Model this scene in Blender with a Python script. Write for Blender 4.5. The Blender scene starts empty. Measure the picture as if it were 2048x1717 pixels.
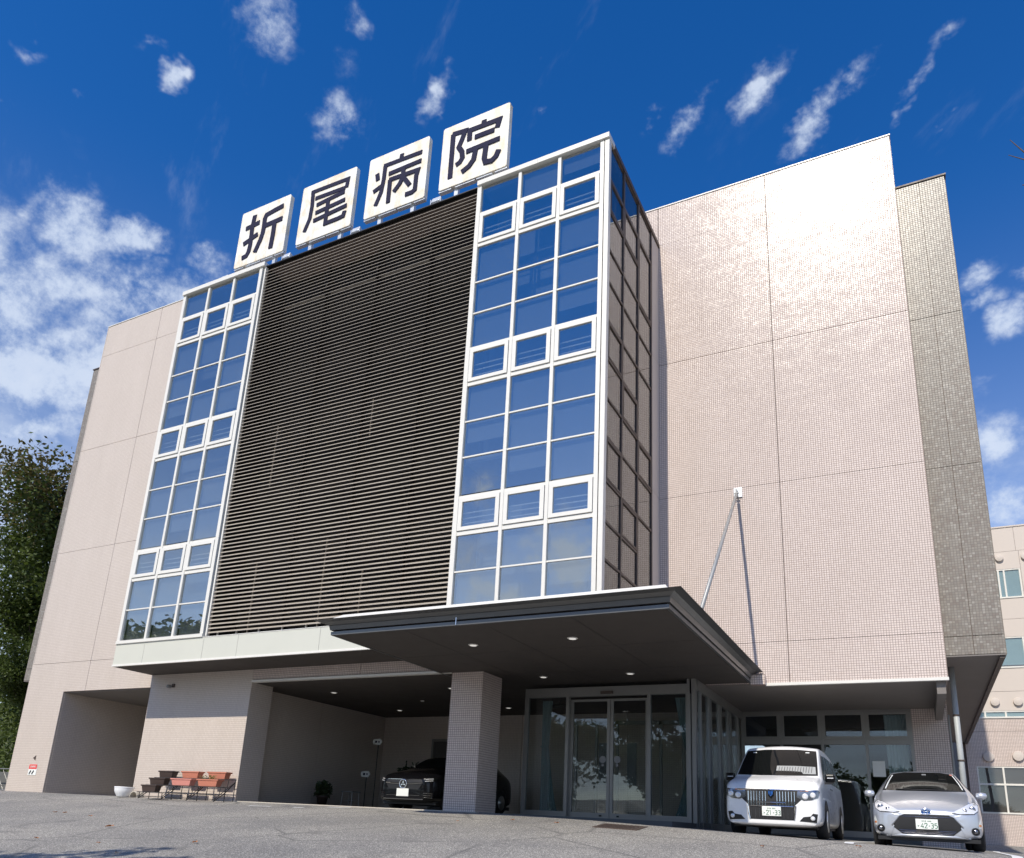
import bpy, bmesh, math, random
from mathutils import Vector, Matrix
from mathutils.bvhtree import BVHTree
R_ = math.radians
random.seed(7)
sc = bpy.context.scene
col = sc.collection

# ------------------------------------------------------------------ camera
cam = bpy.data.cameras.new('camera'); camo = bpy.data.objects.new('camera', cam); col.objects.link(camo)
right = Vector((0.889115, 0.455063, 0.048914)); up = Vector((0.084189, -0.267661, 0.959828)); fwd = Vector((-0.449875, 0.849279, 0.276293))
m = Matrix.Identity(4)
for i in range(3):
    m[i][0] = right[i]; m[i][1] = up[i]; m[i][2] = -fwd[i]
m.translation = (20.37755, -15.52986, -0.14622)
camo.matrix_world = m
cam.sensor_fit = 'HORIZONTAL'; cam.sensor_width = 36; cam.lens = 27.14; cam.shift_y = 0.16563
cam.clip_start = 0.1; cam.clip_end = 2000
sc.camera = camo

# ------------------------------------------------------------------ light
SUN = Vector((-0.05, -1.0, 0.955)).normalized()          # towards the sun
SUN_EL = math.asin(SUN.z); SUN_AZ = math.atan2(SUN.x, SUN.y)   # azimuth from +Y, clockwise
sun = bpy.data.lights.new('sun', 'SUN'); sun.energy = 4.4; sun.angle = R_(0.53); sun.color = (1.0, 0.925, 0.80)
suno = bpy.data.objects.new('sun', sun); col.objects.link(suno)
suno.rotation_euler = SUN.to_track_quat('Z', 'Y').to_euler()
sc.view_settings.view_transform = 'Standard'; sc.view_settings.look = 'None'
sc.view_settings.exposure = 0.0; sc.view_settings.gamma = 1.0; sc.view_settings.use_curve_mapping = False

def nd(t, typ, props=None, **ins):
    n = t.nodes.new(typ)
    for k, v in (props or {}).items(): setattr(n, k, v)
    for k, v in ins.items():
        key = int(k[1:]) if k[0] == 'i' and k[1:].isdigit() else k.replace('_', ' ')
        s = n.inputs[key]
        if isinstance(v, bpy.types.NodeSocket): t.links.new(v, s)
        else: s.default_value = v
    return n
def mth(t, op, a, b=0.0, c=None, clamp=False):
    n = t.nodes.new('ShaderNodeMath'); n.operation = op; n.use_clamp = clamp
    for i, v in enumerate((a, b) if c is None else (a, b, c)):
        if isinstance(v, bpy.types.NodeSocket): t.links.new(v, n.inputs[i])
        else: n.inputs[i].default_value = v
    return n.outputs[0]
def vmt(t, op, a, b=None, scale=None):
    n = t.nodes.new('ShaderNodeVectorMath'); n.operation = op
    for i, v in enumerate((a, b)):
        if v is None: continue
        if isinstance(v, bpy.types.NodeSocket): t.links.new(v, n.inputs[i])
        else: n.inputs[i].default_value = v
    if scale is not None:
        if isinstance(scale, bpy.types.NodeSocket): t.links.new(scale, n.inputs['Scale'])
        else: n.inputs['Scale'].default_value = scale
    return n.outputs['Value'] if op in ('LENGTH', 'DOT_PRODUCT', 'DISTANCE') else n.outputs[0]
def ramp(t, v, a, b, lo=0.0, hi=1.0, smooth=True):
    n = nd(t, 'ShaderNodeMapRange', {'interpolation_type': 'SMOOTHSTEP' if smooth else 'LINEAR'}, Value=v, From_Min=a, From_Max=b, To_Min=lo, To_Max=hi)
    return n.outputs[0]
def mixc(t, f, a, b, mode='MIX'):
    n = t.nodes.new('ShaderNodeMix'); n.data_type = 'RGBA'; n.blend_type = mode
    for k, v in ((0, f), (6, a), (7, b)):
        if isinstance(v, bpy.types.NodeSocket): t.links.new(v, n.inputs[k])
        else: n.inputs[k].default_value = v if k == 0 else (*v, 1.0) if len(v) == 3 else v
    return n.outputs[2]

# ------------------------------------------------------------------ sky with scattered cumulus (all by direction)
w = bpy.data.worlds.new('World'); sc.world = w; w.use_nodes = True
w.cycles.sampling_method = 'MANUAL'; w.cycles.sample_map_resolution = 256
t = w.node_tree; t.nodes.clear()
out = t.nodes.new('ShaderNodeOutputWorld')
sky = nd(t, 'ShaderNodeTexSky', {'sky_type': 'NISHITA', 'sun_disc': False, 'sun_elevation': SUN_EL, 'sun_rotation': SUN_AZ, 'altitude': 100.0, 'air_density': 1.0, 'dust_density': 0.0, 'ozone_density': 3.0})
hsv = nd(t, 'ShaderNodeHueSaturation', None, Hue=0.511, Saturation=1.36, Value=1.0, Fac=1.0, Color=sky.outputs[0])   # saturation eases off towards the horizon, see below
tc = t.nodes.new('ShaderNodeTexCoord')
D = vmt(t, 'NORMALIZE', tc.outputs['Generated'])
sp = nd(t, 'ShaderNodeSeparateXYZ', None, Vector=D)
el = mth(t, 'ARCSINE', sp.outputs[2])
t.links.new(ramp(t, el, 0.05, 0.75, 0.80, 1.36), hsv.inputs['Saturation'])
n1 = nd(t, 'ShaderNodeTexNoise', {'noise_dimensions': '3D'}, Vector=D, Scale=17.0, Detail=7.0, Roughness=0.66)
n2 = nd(t, 'ShaderNodeTexNoise', None, Vector=vmt(t, 'MULTIPLY', D, (1, 1, 1.6)), Scale=30.0, Detail=3.0, Roughness=0.6)
warp = vmt(t, 'ADD', D, vmt(t, 'SCALE', vmt(t, 'SUBTRACT', n2.outputs['Color'], (0.5, 0.5, 0.5)), scale=0.045))
CL = [[-0.9201, 0.8629, 0.3634, 0.0272, 0.0222, 0.8], [-0.789, 0.898, 0.272, 0.0127, 0.017, 0.6], [-0.8018, 0.8542, 0.2711, 0.0208, 0.0214, 0.4], [-1.1916, 0.7542, 0.5677, 0.0118, 0.0079, 0.45], [-1.1863, 0.7362, 0.8465, 0.0175, 0.0087, 0.55], [-1.0693, 0.8017, 0.3202, 0.016, 0.0086, 0.5], [-1.0284, 0.7843, 0.4386, 0.0153, 0.011, 0.8], [-1.1277, 0.7249, 0.5016, 0.0108, 0.0077, 0.5], [-0.8014, 0.8035, 0.0302, 0.0196, 0.0247, 0.85], [-0.8413, 0.7953, 0.2971, 0.0105, 0.01, 0.4], [-0.6533, 0.8495, 0.8295, 0.0254, 0.0116, 0.8], [-0.9328, 0.794, 0.3699, 0.006, 0.0062, 0.4], [-1.2039, 0.6838, 0.5504, 0.0059, 0.0125, 0.45], [-0.1305, 0.8413, 0.9757, 0.029, 0.0157, 0.8], [-0.0601, 0.7996, 0.8177, 0.0311, 0.0178, 0.9], [-0.0016, 0.8234, 0.7192, 0.0272, 0.0091, 0.7], [-0.246, 0.8259, 0.7118, 0.0311, 0.0149, 0.75], [-0.3026, 0.8349, 0.646, 0.0181, 0.0073, 0.6], [0.0799, 0.8093, 1.6208, 0.021, 0.0069, 0.6], [0.0606, 0.7856, 0.3926, 0.0156, 0.007, 0.55], [0.1209, 0.8326, 0.2781, 0.017, 0.0094, 0.5], [0.1088, 0.7597, 0.2781, 0.0161, 0.0064, 0.5], [-0.4949, 0.8919, 0.0392, 0.0138, 0.0078, 0.35], [-0.4783, 0.8499, 0.6521, 0.0111, 0.006, 0.4], [-1.1046, 0.6081, 0.4266, 0.0291, 0.0353, 0.95], [-1.0421, 0.6204, 0.3833, 0.0358, 0.0176, 0.95], [-1.1564, 0.5924, 0.4641, 0.0142, 0.0148, 0.5], [-1.1027, 0.5486, 0.3804, 0.0828, 0.0295, 0.8], [-1.0097, 0.5667, 0.3329, 0.0571, 0.0318, 0.95], [-1.1058, 0.453, 0.338, 0.0823, 0.0486, 1.0], [-0.9483, 0.6255, 0.6482, 0.0231, 0.0194, 0.7], [-1.0976, 0.395, 0.301, 0.0927, 0.0211, 0.8], [0.1193, 0.6052, 0.2335, 0.025, 0.0115, 0.75], [0.113, 0.5813, 0.2963, 0.0233, 0.0127, 0.65], [0.1487, 0.5536, 0.303, 0.0246, 0.0187, 0.85], [0.1191, 0.4338, -0.2332, 0.0336, 0.0317, 0.7], [0.1152, 0.3636, -0.1863, 0.0314, 0.0323, 0.8], [0.1066, 0.4959, 0.1462, 0.0221, 0.0108, 0.4], [0.1737, 0.5969, -0.3622, 0.0128, 0.0143, 0.6], [-1.16, 0.50, 0.35, 0.06, 0.045, 0.95], [-1.02, 0.50, 0.35, 0.06, 0.05, 0.95], [-1.20, 0.56, 0.35, 0.05, 0.035, 0.8], [-0.95, 0.555, 0.35, 0.05, 0.04, 0.85], [-2.60, 0.42, 0.4, 0.05, 0.03, 0.75], [-2.72, 0.33, 0.4, 0.06, 0.05, 0.9], [-2.58, 0.30, 0.4, 0.06, 0.055, 0.95], [-2.66, 0.22, 0.4, 0.09, 0.07, 1.0]]
def dirv(a, e): return Vector((math.sin(a) * math.cos(e), math.cos(a) * math.cos(e), math.sin(e)))
def axisv(a, e, r):
    ea = Vector((math.cos(a), -math.sin(a), 0)); ee = Vector((-math.sin(a) * math.sin(e), -math.cos(a) * math.sin(e), math.cos(e)))
    return (ea * math.cos(r) + ee * math.sin(r)).normalized()
# clouds of one slant share one stretched copy of the direction, so that each cloud costs three cheap nodes
GR = {'round': [], 'slant': [], 'low': [], 'flat': []}
for c_ in CL:
    ca, ce, rot, ra, rb, s_ = c_
    if max(ra, rb) / min(ra, rb) < 1.5: GR['round'].append(c_)
    elif ca > 0.1 and ce < 0.7: GR['low'].append(c_)
    elif ca > -0.7: GR['slant'].append(c_)
    else: GR['flat'].append(c_)
acc = None
for gname, (ga, ge, gr, asp) in {'round': (0, 0, 0, 1), 'slant': (-0.07, 0.82, 0.75, 2.3), 'low': (0.12, 0.57, 0.26, 2.0), 'flat': (-1.1, 0.55, 0.37, 2.2)}.items():
    if gname == 'round': V, f = warp, (lambda v: v)
    else:
        mv = axisv(ga, ge, gr); k = 1 - 1 / asp
        V = vmt(t, 'SUBTRACT', warp, vmt(t, 'SCALE', mv, scale=mth(t, 'MULTIPLY', vmt(t, 'DOT_PRODUCT', warp, mv), k)))
        f = lambda v, mv=mv, k=k: v - mv * (v.dot(mv) * k)
    for (ca, ce, rot, ra, rb, s_) in GR[gname]:
        r = math.sqrt(ra * rb) if gname == 'round' else math.sqrt(ra / asp * rb)
        d = mth(t, 'MULTIPLY_ADD', vmt(t, 'DISTANCE', V, f(dirv(ca, ce))), s_ / (r * 2.15), 1 - s_)
        acc = d if acc is None else mth(t, 'MINIMUM', acc, d)
acc = ramp(t, acc, 1.0, 0.05)
fb = mth(t, 'SUBTRACT', n1.outputs['Fac'], 0.5)
cl1 = ramp(t, mth(t, 'ADD', mth(t, 'MULTIPLY', acc, 0.85), mth(t, 'MULTIPLY', fb, mth(t, 'MULTIPLY_ADD', acc, 2.7, 0.35))), 0.17, 1.0)
# broken cloud near the horizon and over the rest of the sky
gp = vmt(t, 'DIVIDE', D, nd(t, 'ShaderNodeCombineXYZ', None, X=mth(t, 'ADD', sp.outputs[2], 0.22), Y=mth(t, 'ADD', sp.outputs[2], 0.22), Z=1.0).outputs[0])
n3 = nd(t, 'ShaderNodeTexNoise', None, Vector=gp, Scale=2.1, Detail=7.0, Roughness=0.6, Distortion=0.3)
cov = ramp(t, el, 0.62, 0.25, 0.0, 0.28)
cl2 = mth(t, 'MULTIPLY', ramp(t, mth(t, 'ADD', n3.outputs['Fac'], cov), 0.62, 0.92, 0.0, 0.85), ramp(t, el, -0.02, 0.06))
# thin drawn-out wisps high up
mw = axisv(-0.07, 0.82, 0.75)
wp = vmt(t, 'SUBTRACT', D, vmt(t, 'SCALE', mw, scale=mth(t, 'MULTIPLY', vmt(t, 'DOT_PRODUCT', D, mw), 0.72)))
n4 = nd(t, 'ShaderNodeTexNoise', None, Vector=wp, Scale=11.0, Detail=6.0, Roughness=0.62)
cl3 = ramp(t, n4.outputs['Fac'], 0.60, 0.86, 0.0, 0.45)
cl = mth(t, 'MAXIMUM', mth(t, 'MAXIMUM', cl1, cl2), cl3)
SKY = 0.165
bgs = nd(t, 'ShaderNodeBackground', None, Color=hsv.outputs[0], Strength=SKY)
cshade = mixc(t, n1.outputs['Fac'], (0.46, 0.58, 0.80), (0.80, 0.86, 0.95))
bgc = nd(t, 'ShaderNodeBackground', None, Color=cshade, Strength=1.08)
mx = nd(t, 'ShaderNodeMixShader', None, Fac=mth(t, 'MULTIPLY', mth(t, 'POWER', cl, 1.15), 0.84), i1=bgs.outputs[0], i2=bgc.outputs[0])
t.links.new(mx.outputs[0], out.inputs[0])

# ------------------------------------------------------------------ materials
MT = {}
def newmat(name):
    mt = bpy.data.materials.new(name); mt.use_nodes = True; t = mt.node_tree
    b = t.nodes['Principled BSDF']; MT[name] = mt
    return mt, t, b
def setb(t, b, **k):
    for n, v in k.items():
        s = b.inputs[n.replace('_', ' ')]
        if isinstance(v, bpy.types.NodeSocket): t.links.new(v, s)
        else: s.default_value = (*v, 1.0) if isinstance(v, tuple) and len(v) == 3 and s.type == 'RGBA' else v
def plain(name, c, rough=0.5, metal=0.0, var=0.08, scale=6.0, spec=0.5, coat=0.0, bump=0.0):
    mt, t, b = newmat(name)
    g = t.nodes.new('ShaderNodeNewGeometry')
    n = nd(t, 'ShaderNodeTexNoise', None, Vector=g.outputs['Position'], Scale=scale, Detail=5.0, Roughness=0.6)
    lo = tuple(x * (1 - var) for x in c); hi = tuple(min(1, x * (1 + var)) for x in c)
    setb(t, b, Base_Color=mixc(t, n.outputs['Fac'], lo, hi), Roughness=ramp(t, n.outputs['Fac'], 0.2, 0.8, rough * 0.85, min(1, rough * 1.15)), Metallic=metal, Specular_IOR_Level=spec, Coat_Weight=coat)
    if coat: b.inputs['Coat Roughness'].default_value = 0.03
    if bump:
        bp = nd(t, 'ShaderNodeBump', None, Strength=bump, Distance=0.01, Height=n.outputs['Fac']); setb(t, b, Normal=bp.outputs[0])
    return mt
def tile(name, pitch, cols, grout, groutw, rough, jitter, var_scale=1.0, spec=0.5, z0=4.16, wave=0.0):
    """small glazed wall tiles on any axis-aligned wall: grid from the position, each tile with its own tint and slight tilt"""
    mt, t, b = newmat(name)
    g = t.nodes.new('ShaderNodeNewGeometry')
    P = nd(t, 'ShaderNodeSeparateXYZ', None, Vector=g.outputs['Position']); Nn = nd(t, 'ShaderNodeSeparateXYZ', None, Vector=g.outputs['True Normal'])
    side = mth(t, 'GREATER_THAN', mth(t, 'ABSOLUTE', Nn.outputs[0]), 0.5)
    u = mth(t, 'ADD', mth(t, 'MULTIPLY', P.outputs[0], mth(t, 'SUBTRACT', 1.0, side)), mth(t, 'MULTIPLY', P.outputs[1], side))
    u = mth(t, 'DIVIDE', u, pitch); v = mth(t, 'DIVIDE', mth(t, 'SUBTRACT', P.outputs[2], z0), pitch)
    cu = mth(t, 'FLOOR', u); cv = mth(t, 'FLOOR', v)
    eu = mth(t, 'ABSOLUTE', mth(t, 'SUBTRACT', mth(t, 'FRACT', u), 0.5)); ev = mth(t, 'ABSOLUTE', mth(t, 'SUBTRACT', mth(t, 'FRACT', v), 0.5))
    e = mth(t, 'MAXIMUM', eu, ev)
    gm = ramp(t, e, 0.5 - groutw, 0.5 - groutw * 0.55)
    wn = nd(t, 'ShaderNodeTexWhiteNoise', {'noise_dimensions': '3D'}, Vector=nd(t, 'ShaderNodeCombineXYZ', None, X=cu, Y=cv, Z=side).outputs[0])
    cr = t.nodes.new('ShaderNodeValToRGB'); cr.color_ramp.interpolation = 'CONSTANT' if len(cols) > 2 else 'LINEAR'
    els = cr.color_ramp.elements
    els[0].position = 0; els[0].color = (*cols[0], 1)
    if len(cols) == 2: els[1].position = 1; els[1].color = (*cols[1], 1)
    else:
        els.remove(els[1])
        for i, c in enumerate(cols[1:]):
            x = els.new((i + 1) / len(cols)); x.color = (*c, 1)
    t.links.new(wn.outputs['Value'], cr.inputs[0])
    dirt = nd(t, 'ShaderNodeTexNoise', None, Vector=vmt(t, 'MULTIPLY', g.outputs['Position'], (1.3, 1.3, 0.35)), Scale=0.9 * var_scale, Detail=6.0, Roughness=0.6)
    strk = nd(t, 'ShaderNodeTexNoise', None, Vector=vmt(t, 'MULTIPLY', g.outputs['Position'], (5.0, 5.0, 0.16)), Scale=1.0, Detail=5.0, Roughness=0.7)
    streak = mixc(t, ramp(t, strk.outputs['Fac'], 0.56, 0.78), (1.0, 1.0, 1.0), (0.90, 0.885, 0.87))
    c = mixc(t, 1.0, mixc(t, 1.0, cr.outputs[0], streak, 'MULTIPLY'), mixc(t, dirt.outputs['Fac'], (0.86, 0.85, 0.83), (1.03, 1.03, 1.03)), 'MULTIPLY')
    setb(t, b, Base_Color=mixc(t, gm, c, grout), Roughness=ramp(t, gm, 0, 1, rough, 0.85, False), Specular_IOR_Level=spec)
    tilt = vmt(t, 'SCALE', vmt(t, 'SUBTRACT', wn.outputs['Color'], (0.5, 0.5, 0.5)), scale=jitter)
    if wave:     # tiles are bedded slightly unevenly, row by row
        wn2 = nd(t, 'ShaderNodeTexNoise', None, Vector=vmt(t, 'MULTIPLY', g.outputs['Position'], (0.9, 0.9, 2.6)), Scale=1.6, Detail=5.0, Roughness=0.65)
        tilt = vmt(t, 'ADD', tilt, vmt(t, 'SCALE', vmt(t, 'SUBTRACT', wn2.outputs['Color'], (0.5, 0.5, 0.5)), scale=wave))
    nn = vmt(t, 'NORMALIZE', vmt(t, 'ADD', g.outputs['Normal'], tilt))
    bp = nd(t, 'ShaderNodeBump', {'invert': True}, Strength=0.5, Distance=0.004, Height=gm, Normal=nn)
    setb(t, b, Normal=bp.outputs[0])
    return mt
TP = 4.0 / 74
tile('pink_tile', TP, [(0.69, 0.592, 0.54), (0.75, 0.652, 0.60)], (0.28, 0.215, 0.19), 0.12, 0.235, 0.04, spec=0.31, wave=0.10)
tile('ribbed_tile', TP, [(0.625, 0.55, 0.485), (0.665, 0.59, 0.525)], (0.43, 0.36, 0.31), 0.10, 0.42, 0.03)
tile('grey_tile', 4.0 / 68, [(0.25, 0.225, 0.19), (0.23, 0.205, 0.175), (0.27, 0.245, 0.21), (0.24, 0.21, 0.175), (0.33, 0.305, 0.265), (0.22, 0.185, 0.155), (0.26, 0.235, 0.20), (0.28, 0.25, 0.21)], (0.17, 0.15, 0.13), 0.09, 0.35, 0.03)
plain('smooth_panel', (0.60, 0.535, 0.48), 0.6, var=0.04)
plain('joint', (0.16, 0.13, 0.12), 0.9)
plain('white_metal', (0.74, 0.72, 0.66), 0.35, var=0.04)
plain('aluminium', (0.55, 0.56, 0.56), 0.35, metal=0.7, var=0.06)
plain('dark_brown', (0.085, 0.062, 0.050), 0.5, metal=0.0)
plain('slat_metal', (0.40, 0.355, 0.295), 0.45, var=0.06, scale=2.0)
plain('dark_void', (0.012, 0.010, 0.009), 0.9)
plain('fascia_panel', (0.60, 0.60, 0.52), 0.45, var=0.03, scale=1.0)
plain('canopy_metal', (0.165, 0.165, 0.16), 0.35, metal=0.5, var=0.05)
plain('canopy_white', (0.76, 0.74, 0.68), 0.5, var=0.06)
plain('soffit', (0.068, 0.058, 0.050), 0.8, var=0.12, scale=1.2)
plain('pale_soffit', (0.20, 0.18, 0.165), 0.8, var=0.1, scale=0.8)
plain('concrete', (0.50, 0.46, 0.39), 0.85, var=0.15, scale=9.0)
plain('interior', (0.10, 0.095, 0.09), 0.9)
plain('interior_pale', (0.25, 0.255, 0.26), 0.9)
plain('frame_grey', (0.28, 0.275, 0.26), 0.4, metal=0.4)
plain('black', (0.012, 0.012, 0.013), 0.5)
plain('tyre', (0.018, 0.018, 0.019), 0.8)
plain('chrome', (0.85, 0.86, 0.88), 0.08, metal=1.0, var=0.02)
plain('dark_chrome', (0.30, 0.30, 0.32), 0.2, metal=1.0, var=0.02)
plain('plate_white', (0.80, 0.82, 0.78), 0.45, var=0.02)
plain('plate_green', (0.05, 0.16, 0.09), 0.5)
plain('paint_white', (0.86, 0.86, 0.85), 0.3, var=0.005, coat=0.6)
plain('paint_silver', (0.56, 0.59, 0.64), 0.33, metal=0.5, var=0.03, scale=300, coat=1.0)
plain('paint_black', (0.004, 0.004, 0.005), 0.2, coat=0.25, spec=0.2)
plain('car_glass', (0.006, 0.007, 0.007), 0.03, var=0.0, spec=0.25)
plain('lamp_lens', (0.86, 0.89, 0.94), 0.10, metal=0.25, var=0.25, scale=40)
plain('amber', (0.75, 0.25, 0.05), 0.3)
plain('emblem_blue', (0.04, 0.16, 0.55), 0.15, metal=0.4)
plain('sunshade', (0.40, 0.41, 0.40), 0.5)
plain('terracotta', (0.52, 0.19, 0.12), 0.6, var=0.12)
plain('pink_plastic', (0.62, 0.25, 0.20), 0.55, var=0.08)
plain('brown_plastic', (0.055, 0.035, 0.028), 0.5)
plain('pot_white', (0.82, 0.83, 0.84), 0.4, var=0.03)
plain('soil', (0.05, 0.035, 0.025), 0.95, var=0.4, scale=60)
plain('wrought_iron', (0.03, 0.028, 0.026), 0.6)
plain('pipe_grey', (0.42, 0.44, 0.44), 0.5, var=0.05)
plain('curtain', (0.24, 0.33, 0.34), 0.9, var=0.1)
plain('curtain_blue', (0.42, 0.52, 0.54), 0.9, var=0.1)
plain('bark', (0.10, 0.075, 0.055), 0.9, var=0.35, scale=18, bump=0.6)
plain('line_paint', (0.78, 0.78, 0.76), 0.7, var=0.15, scale=30)
plain('rust_iron', (0.085, 0.06, 0.048), 0.8, var=0.3, scale=40)
plain('sign_red', (0.70, 0.06, 0.05), 0.5)
plain('letter_blue', (0.028, 0.028, 0.055), 0.8, spec=0.1)
plain('galvanised', (0.62, 0.65, 0.68), 0.4, metal=0.4)
plain('steel_grey', (0.34, 0.345, 0.34), 0.5, metal=0.3)
plain('block_grey', (0.12, 0.12, 0.115), 0.9, var=0.2)
mt, t, b = newmat('sign_board')
g = t.nodes.new('ShaderNodeNewGeometry')
n = nd(t, 'ShaderNodeTexNoise', None, Vector=vmt(t, 'MULTIPLY', g.outputs['Position'], (2.2, 1, 1.2)), Scale=1.6, Detail=7.0, Roughness=0.65)
strk = nd(t, 'ShaderNodeTexNoise', None, Vector=vmt(t, 'MULTIPLY', g.outputs['Position'], (9.0, 1, 0.5)), Scale=1.0, Detail=5.0, Roughness=0.7)
sbc = mixc(t, ramp(t, n.outputs['Fac'], 0.38, 0.70), (0.82, 0.81, 0.76), (0.74, 0.63, 0.46))
setb(t, b, Base_Color=mixc(t, ramp(t, strk.outputs['Fac'], 0.55, 0.8, 0, 0.5), sbc, (0.60, 0.50, 0.38)), Roughness=0.5)
mt, t, b = newmat('lamp_glow'); setb(t, b, Base_Color=(0.8, 0.8, 0.78), Emission_Color=(1.0, 0.95, 0.88), Emission_Strength=0.55)
mt, t, b = newmat('asphalt')
g = t.nodes.new('ShaderNodeNewGeometry'); P = g.outputs['Position']
v1 = nd(t, 'ShaderNodeTexVoronoi', {'feature': 'F1'}, Vector=P, Scale=56.0)
big = nd(t, 'ShaderNodeTexNoise', None, Vector=P, Scale=0.35, Detail=6.0, Roughness=0.6)
mid = nd(t, 'ShaderNodeTexNoise', None, Vector=P, Scale=24.0, Detail=4.0, Roughness=0.7)
stone = mixc(t, ramp(t, nd(t, 'ShaderNodeSeparateColor', None, Color=v1.outputs['Color']).outputs[0], 0.55, 1.0), (0.34, 0.325, 0.295), (0.74, 0.715, 0.65))
bc = mixc(t, ramp(t, v1.outputs['Distance'], 0.25, 0.75), stone, (0.16, 0.155, 0.15))
bc = mixc(t, 1.0, bc, mixc(t, ramp(t, big.outputs['Fac'], 0.3, 0.7), (0.80, 0.80, 0.81), (1.16, 1.14, 1.10)), 'MULTIPLY')
bc = mixc(t, 1.0, bc, mixc(t, mid.outputs['Fac'], (0.75, 0.75, 0.75), (1.25, 1.25, 1.25)), 'MULTIPLY')
wv = nd(t, 'ShaderNodeTexVoronoi', {'feature': 'DISTANCE_TO_EDGE'}, Vector=vmt(t, 'ADD', P, vmt(t, 'SCALE', mid.outputs['Color'], scale=0.12)), Scale=0.32)
crk = mth(t, 'MULTIPLY', ramp(t, wv.outputs['Distance'], 0.016, 0.002), ramp(t, big.outputs['Fac'], 0.44, 0.52))
st_ = nd(t, 'ShaderNodeTexNoise', None, Vector=P, Scale=0.9, Detail=3.0, Roughness=0.5, Distortion=0.6)
bc = mixc(t, 1.0, bc, mixc(t, ramp(t, st_.outputs['Fac'], 0.60, 0.74), (1.0, 1.0, 1.0), (0.74, 0.74, 0.75)), 'MULTIPLY')
bc = mixc(t, mth(t, 'MULTIPLY', crk, 0.5), bc, (0.07, 0.07, 0.07))
setb(t, b, Base_Color=bc, Roughness=0.85)
bp = nd(t, 'ShaderNodeBump', {'invert': True}, Strength=0.8, Distance=0.006, Height=v1.outputs['Distance']); setb(t, b, Normal=bp.outputs[0])
def leafmat(name, a, c2, tr=0.35):
    mt, t, b = newmat(name)
    oi = t.nodes.new('ShaderNodeNewGeometry')
    n = nd(t, 'ShaderNodeTexNoise', None, Vector=oi.outputs['Position'], Scale=1.3, Detail=3.0)
    c = mixc(t, mth(t, 'MULTIPLY', mth(t, 'ADD', n.outputs['Fac'], oi.outputs['Random Per Island']), 0.5), a, c2)
    setb(t, b, Base_Color=c, Roughness=0.55)
    trn = nd(t, 'ShaderNodeBsdfTranslucent', None, Color=c)
    ms = nd(t, 'ShaderNodeMixShader', None, Fac=tr, i1=b.outputs[0], i2=trn.outputs[0])
    t.links.new(ms.outputs[0], t.nodes['Material Output'].inputs[0])
leafmat('leaf_green', (0.018, 0.042, 0.008), (0.13, 0.175, 0.03))
leafmat('leaf_autumn', (0.070, 0.048, 0.020), (0.17, 0.155, 0.035))
leafmat('leaf_wood', (0.008, 0.020, 0.005), (0.035, 0.055, 0.012), 0.0)
leafmat('leaf_bright', (0.10, 0.14, 0.03), (0.22, 0.24, 0.06))
plain('dry_leaf', (0.42, 0.17, 0.06), 0.8, var=0.4, scale=3.0)
def glassmat(name, base, tint, f0, rough=0.0, col2=(0.95, 0.97, 1.0)):
    mt, t, b = newmat(name)
    t.nodes.remove(b)
    g = t.nodes.new('ShaderNodeNewGeometry')
    n = nd(t, 'ShaderNodeTexNoise', None, Vector=g.outputs['Position'], Scale=0.7, Detail=1.0)
    bp = nd(t, 'ShaderNodeBump', None, Strength=0.03, Distance=0.05, Height=n.outputs['Fac'])
    cosi = mth(t, 'ABSOLUTE', vmt(t, 'DOT_PRODUCT', g.outputs['Normal'], g.outputs['Incoming']))
    fac = mth(t, 'MULTIPLY_ADD', mth(t, 'POWER', mth(t, 'SUBTRACT', 1.0, cosi), 5.0), 1.0 - f0, f0, True)      # Schlick
    gl = nd(t, 'ShaderNodeBsdfGlossy', None, Color=(*col2, 1), Roughness=rough, Normal=bp.outputs[0])
    tr = nd(t, 'ShaderNodeBsdfTransparent', None, Color=(*tint, 1))
    ms = nd(t, 'ShaderNodeMixShader', None, Fac=fac, i1=tr.outputs[0], i2=gl.outputs[0])
    t.links.new(ms.outputs[0], t.nodes['Material Output'].inputs[0])
glassmat('solar_glass', 0, (0.78, 0.82, 0.84), 0.30, col2=(0.93, 0.94, 0.92))
glassmat('side_glass', 0, (0.62, 0.64, 0.64), 0.09)
glassmat('clear_glass', 0, (0.84, 0.87, 0.87), 0.05)

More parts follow.
